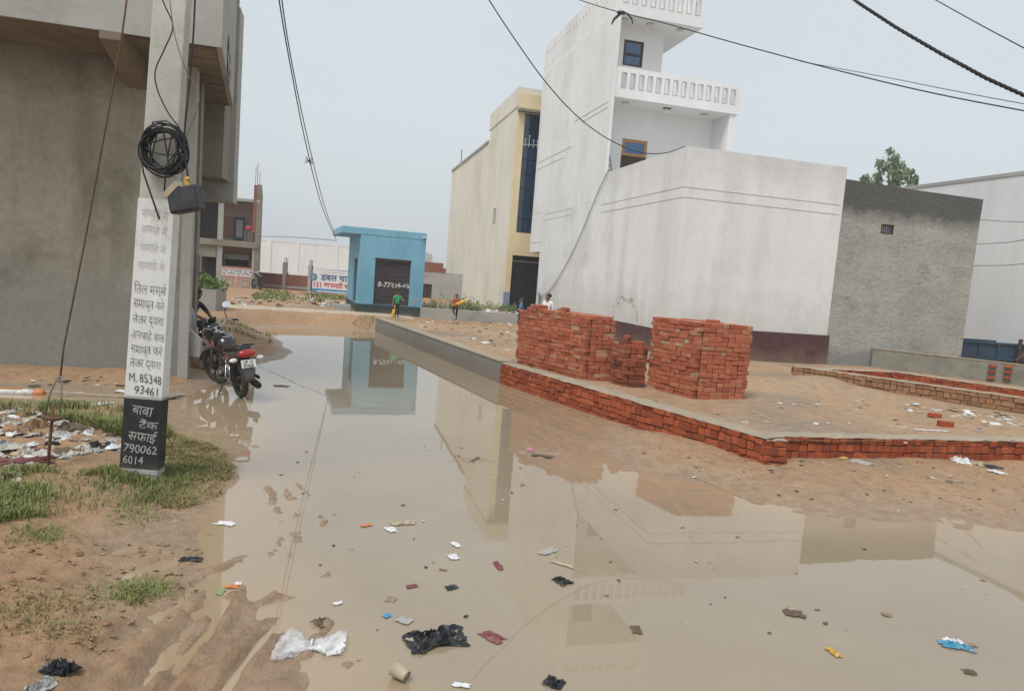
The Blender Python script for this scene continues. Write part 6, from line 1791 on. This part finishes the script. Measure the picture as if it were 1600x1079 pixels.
litter('paper_scrap', 'biggest cream paper scrap in the middle of the flood', 'paper', 630, 817, 0.24, 0.11, 0.035, 'paper_tan', 15)
litter('paper_scrap', 'white scrap stuck to the cream paper in mid flood', 'scrap', 612, 828, 0.13, 0.09, 0.03, 'plastic_white', 16, n_=8)
litter('plastic_wrapper', 'tiny blue and orange wrapper left of the cream paper', 'wrapper', 573, 821, 0.12, 0.05, 0.02, 'plastic_orange', 17, n_=6)
litter('rag', 'black plastic lump floating before the balcony reflection', 'rag', 878, 908, 0.16, 0.11, 0.05, 'plastic_black', 18)
litter('rag', 'flat grey rag afloat above the black lump', 'rag', 857, 861, 0.22, 0.09, 0.015, 'plastic_grey', 19)
litter('paper_scrap', 'cream strip afloat just above the black lump', 'scrap', 880, 882, 0.20, 0.05, 0.02, 'paper_tan', 20, n_=8)
litter('plastic_bag', 'black plastic twist at the bottom edge right of centre', 'bag', 866, 1068, 0.12, 0.12, 0.05, 'plastic_black', 21)
litter('leaf_litter', 'dark brown leafy clump afloat right of centre', 'debris', 1240, 958, 0.16, 0.13, 0.03, 'scrap_brown', 22)
litter('paper_scrap', 'tan scrap in the dark leafy clump', 'scrap', 1236, 951, 0.08, 0.04, 0.045, 'paper_tan', 23, n_=6)
litter('leaf_litter', 'small brown clump near the bottom right corner', 'debris', 1515, 1050, 0.09, 0.06, 0.025, 'scrap_brown', 24, n_=8)
litter('leaf_litter', 'brown bundle of leaves right of the balcony reflection', 'debris', 994, 984, 0.11, 0.07, 0.02, 'scrap_brown', 25, n_=8)
litter('rag', 'dark wet rag lying on the mud left of the water', 'rag', 298, 874, 0.15, 0.07, 0.03, 'plastic_black', 26, n_=8)
litter('plastic_wrapper', 'pale pink plastic scrap lying near the reflection of the cream building', 'scrap', 778, 884, 0.17, 0.06, 0.02, 'scrap_maroon', 27, n_=8)
litter('paper_scrap', 'white petal shaped scrap afloat in mid flood', 'scrap', 708, 870, 0.08, 0.12, 0.02, 'plastic_white', 28, n_=6)
litter('paper_scrap', 'white strip of scrap farther out than the petal shaped one', 'scrap', 712, 851, 0.12, 0.06, 0.015, 'plastic_white', 29, n_=6)
litter('paper_scrap', 'small ring of white scrap near the tyre ridge', 'scrap', 528, 943, 0.07, 0.04, 0.015, 'plastic_white', 30, n_=6)
litter('paper_scrap', 'brown folded paper on the mud tongue above the white bag', 'scrap', 503, 973, 0.10, 0.09, 0.04, 'scrap_brown', 31, n_=8)
litter('plastic_wrapper', 'tiny bright blue scrap afloat left of the black bag', 'scrap', 604, 962, 0.06, 0.05, 0.02, 'plastic_blue', 32, n_=6)
litter('rag', 'grey brown scum of wet rag beside the blue scrap', 'rag', 632, 970, 0.11, 0.08, 0.015, 'plastic_grey', 33, n_=8)
litter('leaf_litter', 'line of dark weed afloat in the far middle of the flood', 'debris', 742, 718, 0.30, 0.05, 0.012, 'scrap_brown', 34, n_=10)
litter('leaf_litter', 'mat of grey debris by the kerb bank', 'debris', 848, 712, 0.26, 0.10, 0.015, 'scrap_brown', 35, n_=10)
litter('plastic_wrapper', 'pink and white wrapper in the debris by the kerb bank', 'wrapper', 828, 702, 0.22, 0.1, 0.04, 'plastic_pink', 36, n_=8)
litter('leaf_litter', 'dark scrap of weed afloat beyond the motorcycle', 'debris', 440, 603, 0.30, 0.12, 0.03, 'scrap_brown', 37, n_=8)
litter('stone', 'tan stone lying at the water edge right of the pole', 'stone', 366, 681, 0.16, 0.12, 0.07, 'paper_tan', 38, n_=8, fold=1)
litter('paper_scrap', 'white round scrap in the shallows right of the dry grass', 'scrap', 359, 736, 0.09, 0.08, 0.02, 'plastic_white', 39, n_=6)
litter('plastic_bag', 'bright pink plastic bag by the puddle beyond the stay', 'bag', 97, 641, 0.22, 0.16, 0.11, 'plastic_pink', 40)
litter('plastic_wrapper', 'purple scrap afloat below the cream building reflection', 'scrap', 643, 916, 0.09, 0.05, 0.015, 'scrap_maroon', 52, n_=6)
litter('rag', 'dark blue floating scrap near the petal shaped white one', 'scrap', 705, 918, 0.08, 0.10, 0.02, 'plastic_black', 53, n_=8)
litter('plastic_bag', 'white plastic sheet heap on the lot behind the near kerb', 'bag', 1113, 659, 0.28, 0.2, 0.06, 'plastic_white', 41, z=0.4)
litter('plastic_bag', 'white strip of plastic lying flat on the lot', 'plastic', 1457, 672, 0.55, 0.07, 0.02, 'plastic_white', 42, z=0.4, rz=0.1, n_=8)
litter('plastic_bag', 'white plastic sheet inside the foundation walls', 'plastic', 1488, 596, 0.8, 0.25, 0.06, 'plastic_white', 43, z=0.42, rz=0.1, n_=8)
# rag pile against the right kerb
for k, (px, py, w_, mat, lab) in enumerate(((1500, 718, 0.42, 'plastic_white', 'largest white plastic in the rubbish heap against the right kerb'), (1545, 716, 0.30, 'plastic_black', 'black plastic on top of the rubbish heap by the right kerb'), (1523, 727, 0.22, 'paper_tan', 'tan paper in the rubbish heap by the right kerb'), (1550, 731, 0.26, 'plastic_black', 'flat black plastic at the front of the rubbish heap'), (1557, 738, 0.2, 'plastic_white', 'white scrap at the front of the rubbish heap'), (1318, 717, 0.12, 'plastic_yellow', 'yellow wrapper against the right kerb'), (1345, 721, 0.3, 'plastic_grey', 'grey plastic strip lying along the right kerb'))):
    litter('rubbish', lab, 'litter', px, py, w_, w_ * .6, 0.09 if k < 3 else 0.04, mat, 60 + k, n_=9)
# orange bottle on a stick by the puddle
ob = G(10, 614, 0.05)
obt = thing('orange_bottle', 'orange topped white bottle lying in the puddle at the left edge', 'bottle', (ob.x, ob.y, 0.07), R_(12))
MB().lathe([(0, 0), (0.045, 0), (0.05, 0.03), (0.05, 0.5), (0.03, 0.56), (0, 0.56)], 14, T(-0.2, 0, 0) @ Ry(R_(90))).build('body', 'plastic_white', obt, True)
MB().lathe([(0.035, 0), (0.06, 0.02), (0.06, 0.12), (0.03, 0.14), (0, 0.14)], 14, T(0.34, 0, 0) @ Ry(R_(90))).build('cap', 'plastic_orange', obt, True)
MB().box(-0.1, 0.2, -0.03, 0.03, 0.045, 0.055).build('label_band', 'plastic_orange', obt)
stk = MB().tube([G(70, 611, 0.1), G(225, 622, 0.06)], 0.012, 5).build('stick', 'paper_tan'); tag(stk, 'thin pale stick lying across the puddle behind the stay', 'stick')
rp_ = MB(); rnd = random.Random(2)
for k in range(5):
    rp_.tube([G(-20 + rnd.uniform(-10, 10), 712 + k * 4, 0.16), G(35, 716 + rnd.uniform(-6, 8), 0.2), G(75 + rnd.uniform(-15, 25), 716 + rnd.uniform(-6, 8), 0.14)], 0.012, 5)
tag(rp_.build('dark_red_rope', 'scrap_maroon', None, True), 'bundle of dark red rope in the rubbish at the left edge', 'rope')

# rubbish strip left of the pole and loose scraps on the soil: nobody could count these
def scraps(name, label, pts, zf, smin, smax, mats, seed, hk=0.35, n_=4):
    rnd = random.Random(seed); mb = MB()
    for (x, y) in pts:
        s_ = rnd.uniform(smin, smax) * (1 if rnd.random() < .85 else 1.6)
        c_ = crumple(s_, s_ * rnd.uniform(.4, 1.0), s_ * hk * rnd.uniform(.4, 1.2), n_, rnd.randint(0, 9999), 1.6)
        mb.cur = rnd.choice(range(len(mats)))
        mb.add(c_.v, c_.f, T(x, y, zf(x, y) + 0.004) @ Rz(rnd.uniform(0, 6.28)) @ Rx(rnd.gauss(0, .2)))
    o = mb.build(name, mats)
    tag(o, label, 'litter', kind='stuff')
RUB = gp((-260, 668), (-50, 655), (60, 658), (120, 672), (110, 690), (195, 690), (195, 722), (120, 735), (40, 745), (-50, 765), (-260, 780))
RUB2 = gp((-50, 768), (20, 765), (35, 785), (10, 800), (-50, 800))
MIXED = ['plastic_white', 'plastic_dirty', 'plastic_grey', 'paper_tan', 'plastic_dirty', 'scrap_brown', 'plastic_black', 'plastic_dirty', 'mud_bank']
scraps('rubbish_strip', 'strip of mixed plastic and paper rubbish left of the pole', scatter(RUB, 420, 21), gz, 0.05, 0.17, MIXED, 5, 0.5, 6)
scraps('rubbish_strip', 'patch of pale rubbish at the left edge below the strip', scatter(RUB2, 30, 22), gz, 0.05, 0.15, MIXED, 6, 0.5, 6)
scraps('rubbish_bits', 'coloured plastic bits in the rubbish beside the pole', scatter(RUB, 20, 27), gz, 0.04, 0.10, ['plastic_blue', 'plastic_pink', 'plastic_green', 'plastic_orange', 'scrap_maroon'], 8, 0.5, 5)
scraps('puddle_scraps', 'pale scraps floating in the puddle below the concrete house', scatter(gp((40, 598), (210, 600), (228, 640), (110, 640), (40, 632)), 26, 28), lambda x, y: max(0.055, gz(x, y)), 0.04, 0.16, ['plastic_white', 'paper_tan', 'scrap_brown'], 12, 0.15, 4)
LOTP = [tuple(G(px, py, .4)[:2]) for px, py in ((1175, 690), (1600, 690), (1600, 650), (1400, 622), (1250, 620), (1080, 640), (950, 605), (930, 600))]
scraps('soil_scraps', 'small white and brown scraps strewn over the vacant lot', scatter(LOTP, 110, 23), lz, 0.02, 0.09, ['plastic_white', 'paper_tan', 'scrap_brown', 'plastic_grey'], 7, 0.2, 3)
scraps('soil_scraps', 'white scraps strewn below the foundation wall', scatter([tuple(G(px, py, .4)[:2]) for px, py in ((1420, 628), (1600, 652), (1600, 668), (1480, 650), (1410, 640))], 60, 24), lz, 0.04, 0.13, ['plastic_white', 'paper_tan', 'plastic_white'], 9, 0.3, 3)
BANK = gp((975, 690), (1190, 735), (1600, 735), (1600, 810), (1400, 800), (1230, 785), (1100, 755), (1000, 735))
scraps('bank_scraps', 'small scraps strewn over the muddy bank below the right kerb', scatter(BANK, 130, 25), gz, 0.012, 0.05, ['plastic_white', 'paper_tan', 'scrap_brown', 'scrap_brown', 'plastic_grey'], 10, 0.3, 3)
FLOOD = gp((420, 700), (760, 690), (1000, 800), (1300, 850), (1560, 880), (1560, 1075), (560, 1075), (480, 900))
scraps('floating_scraps', 'tiny dark scraps afloat all over the flood', scatter(FLOOD, 60, 26), lambda x, y: -0.002, 0.01, 0.045, ['scrap_brown', 'mud_bank', 'plastic_dirty', 'plastic_black'], 11, 0.08, 4)
MUDL = gp((-40, 880), (200, 850), (330, 830), (330, 900), (250, 1000), (120, 1075), (-40, 1075))
scraps('mud_clods', 'clods and crumbs of churned mud on the left bank', scatter(MUDL, 220, 29), gz, 0.012, 0.04, ['mud_bank'], 13, 0.7, 4)
FARF = [(-13, 37), (-8, 37), (-7.6, 29), (-8.5, 25.5), (-11, 25.5)]
scraps('far_rubble', 'rubble and rubbish strewn over the far waste ground left of the shop', scatter(FARF, 260, 30), gz, 0.06, 0.26, ['paper_tan', 'plastic_white', 'scrap_brown', 'brick_far', 'paper_tan', 'concrete_light'], 14, 0.5, 3)
scraps('far_rubble', 'rubbish heaped on the low wall beside the running boy', [tuple((CORNER + Rz(ANG) @ Vector((random.uniform(-2.9, -1.3), random.uniform(10.3, 11.2), 0)))[:2]) for _ in range(40)], lambda x, y: 0.68, 0.12, 0.35, ['plastic_white', 'paper_tan', 'scrap_brown', 'plastic_grey'], 15, 0.6, 3)
scraps('lot_scraps', 'pale scraps and stones at the far end of the vacant lot', scatter([(-3.5, 24), (-0.5, 17), (1.5, 18), (1, 27), (-2.5, 27)], 120, 31), lz, 0.05, 0.2, ['plastic_white', 'paper_tan', 'scrap_brown', 'paper_tan'], 16, 0.3, 3)

# ================================================================ HAZE
hzb = MB().box(-305, 305, -65, 325, -2.6, 15.0)
hm_ = bpy.data.materials.new('haze_air'); hm_.use_nodes = True
hn = hm_.node_tree; hn.nodes.clear()
hv = hn.nodes.new('ShaderNodeVolumePrincipled'); ho = hn.nodes.new('ShaderNodeOutputMaterial')
hv.inputs['Color'].default_value = (1.0, 1.0, 1.0, 1)
hv.inputs['Density'].default_value = 0.0018
hv.inputs['Anisotropy'].default_value = 0.2
hn.links.new(hv.outputs[0], ho.inputs['Volume'])
MT['haze_air'] = hm_
tag(hzb.build('haze', 'haze_air'), kind='stuff')
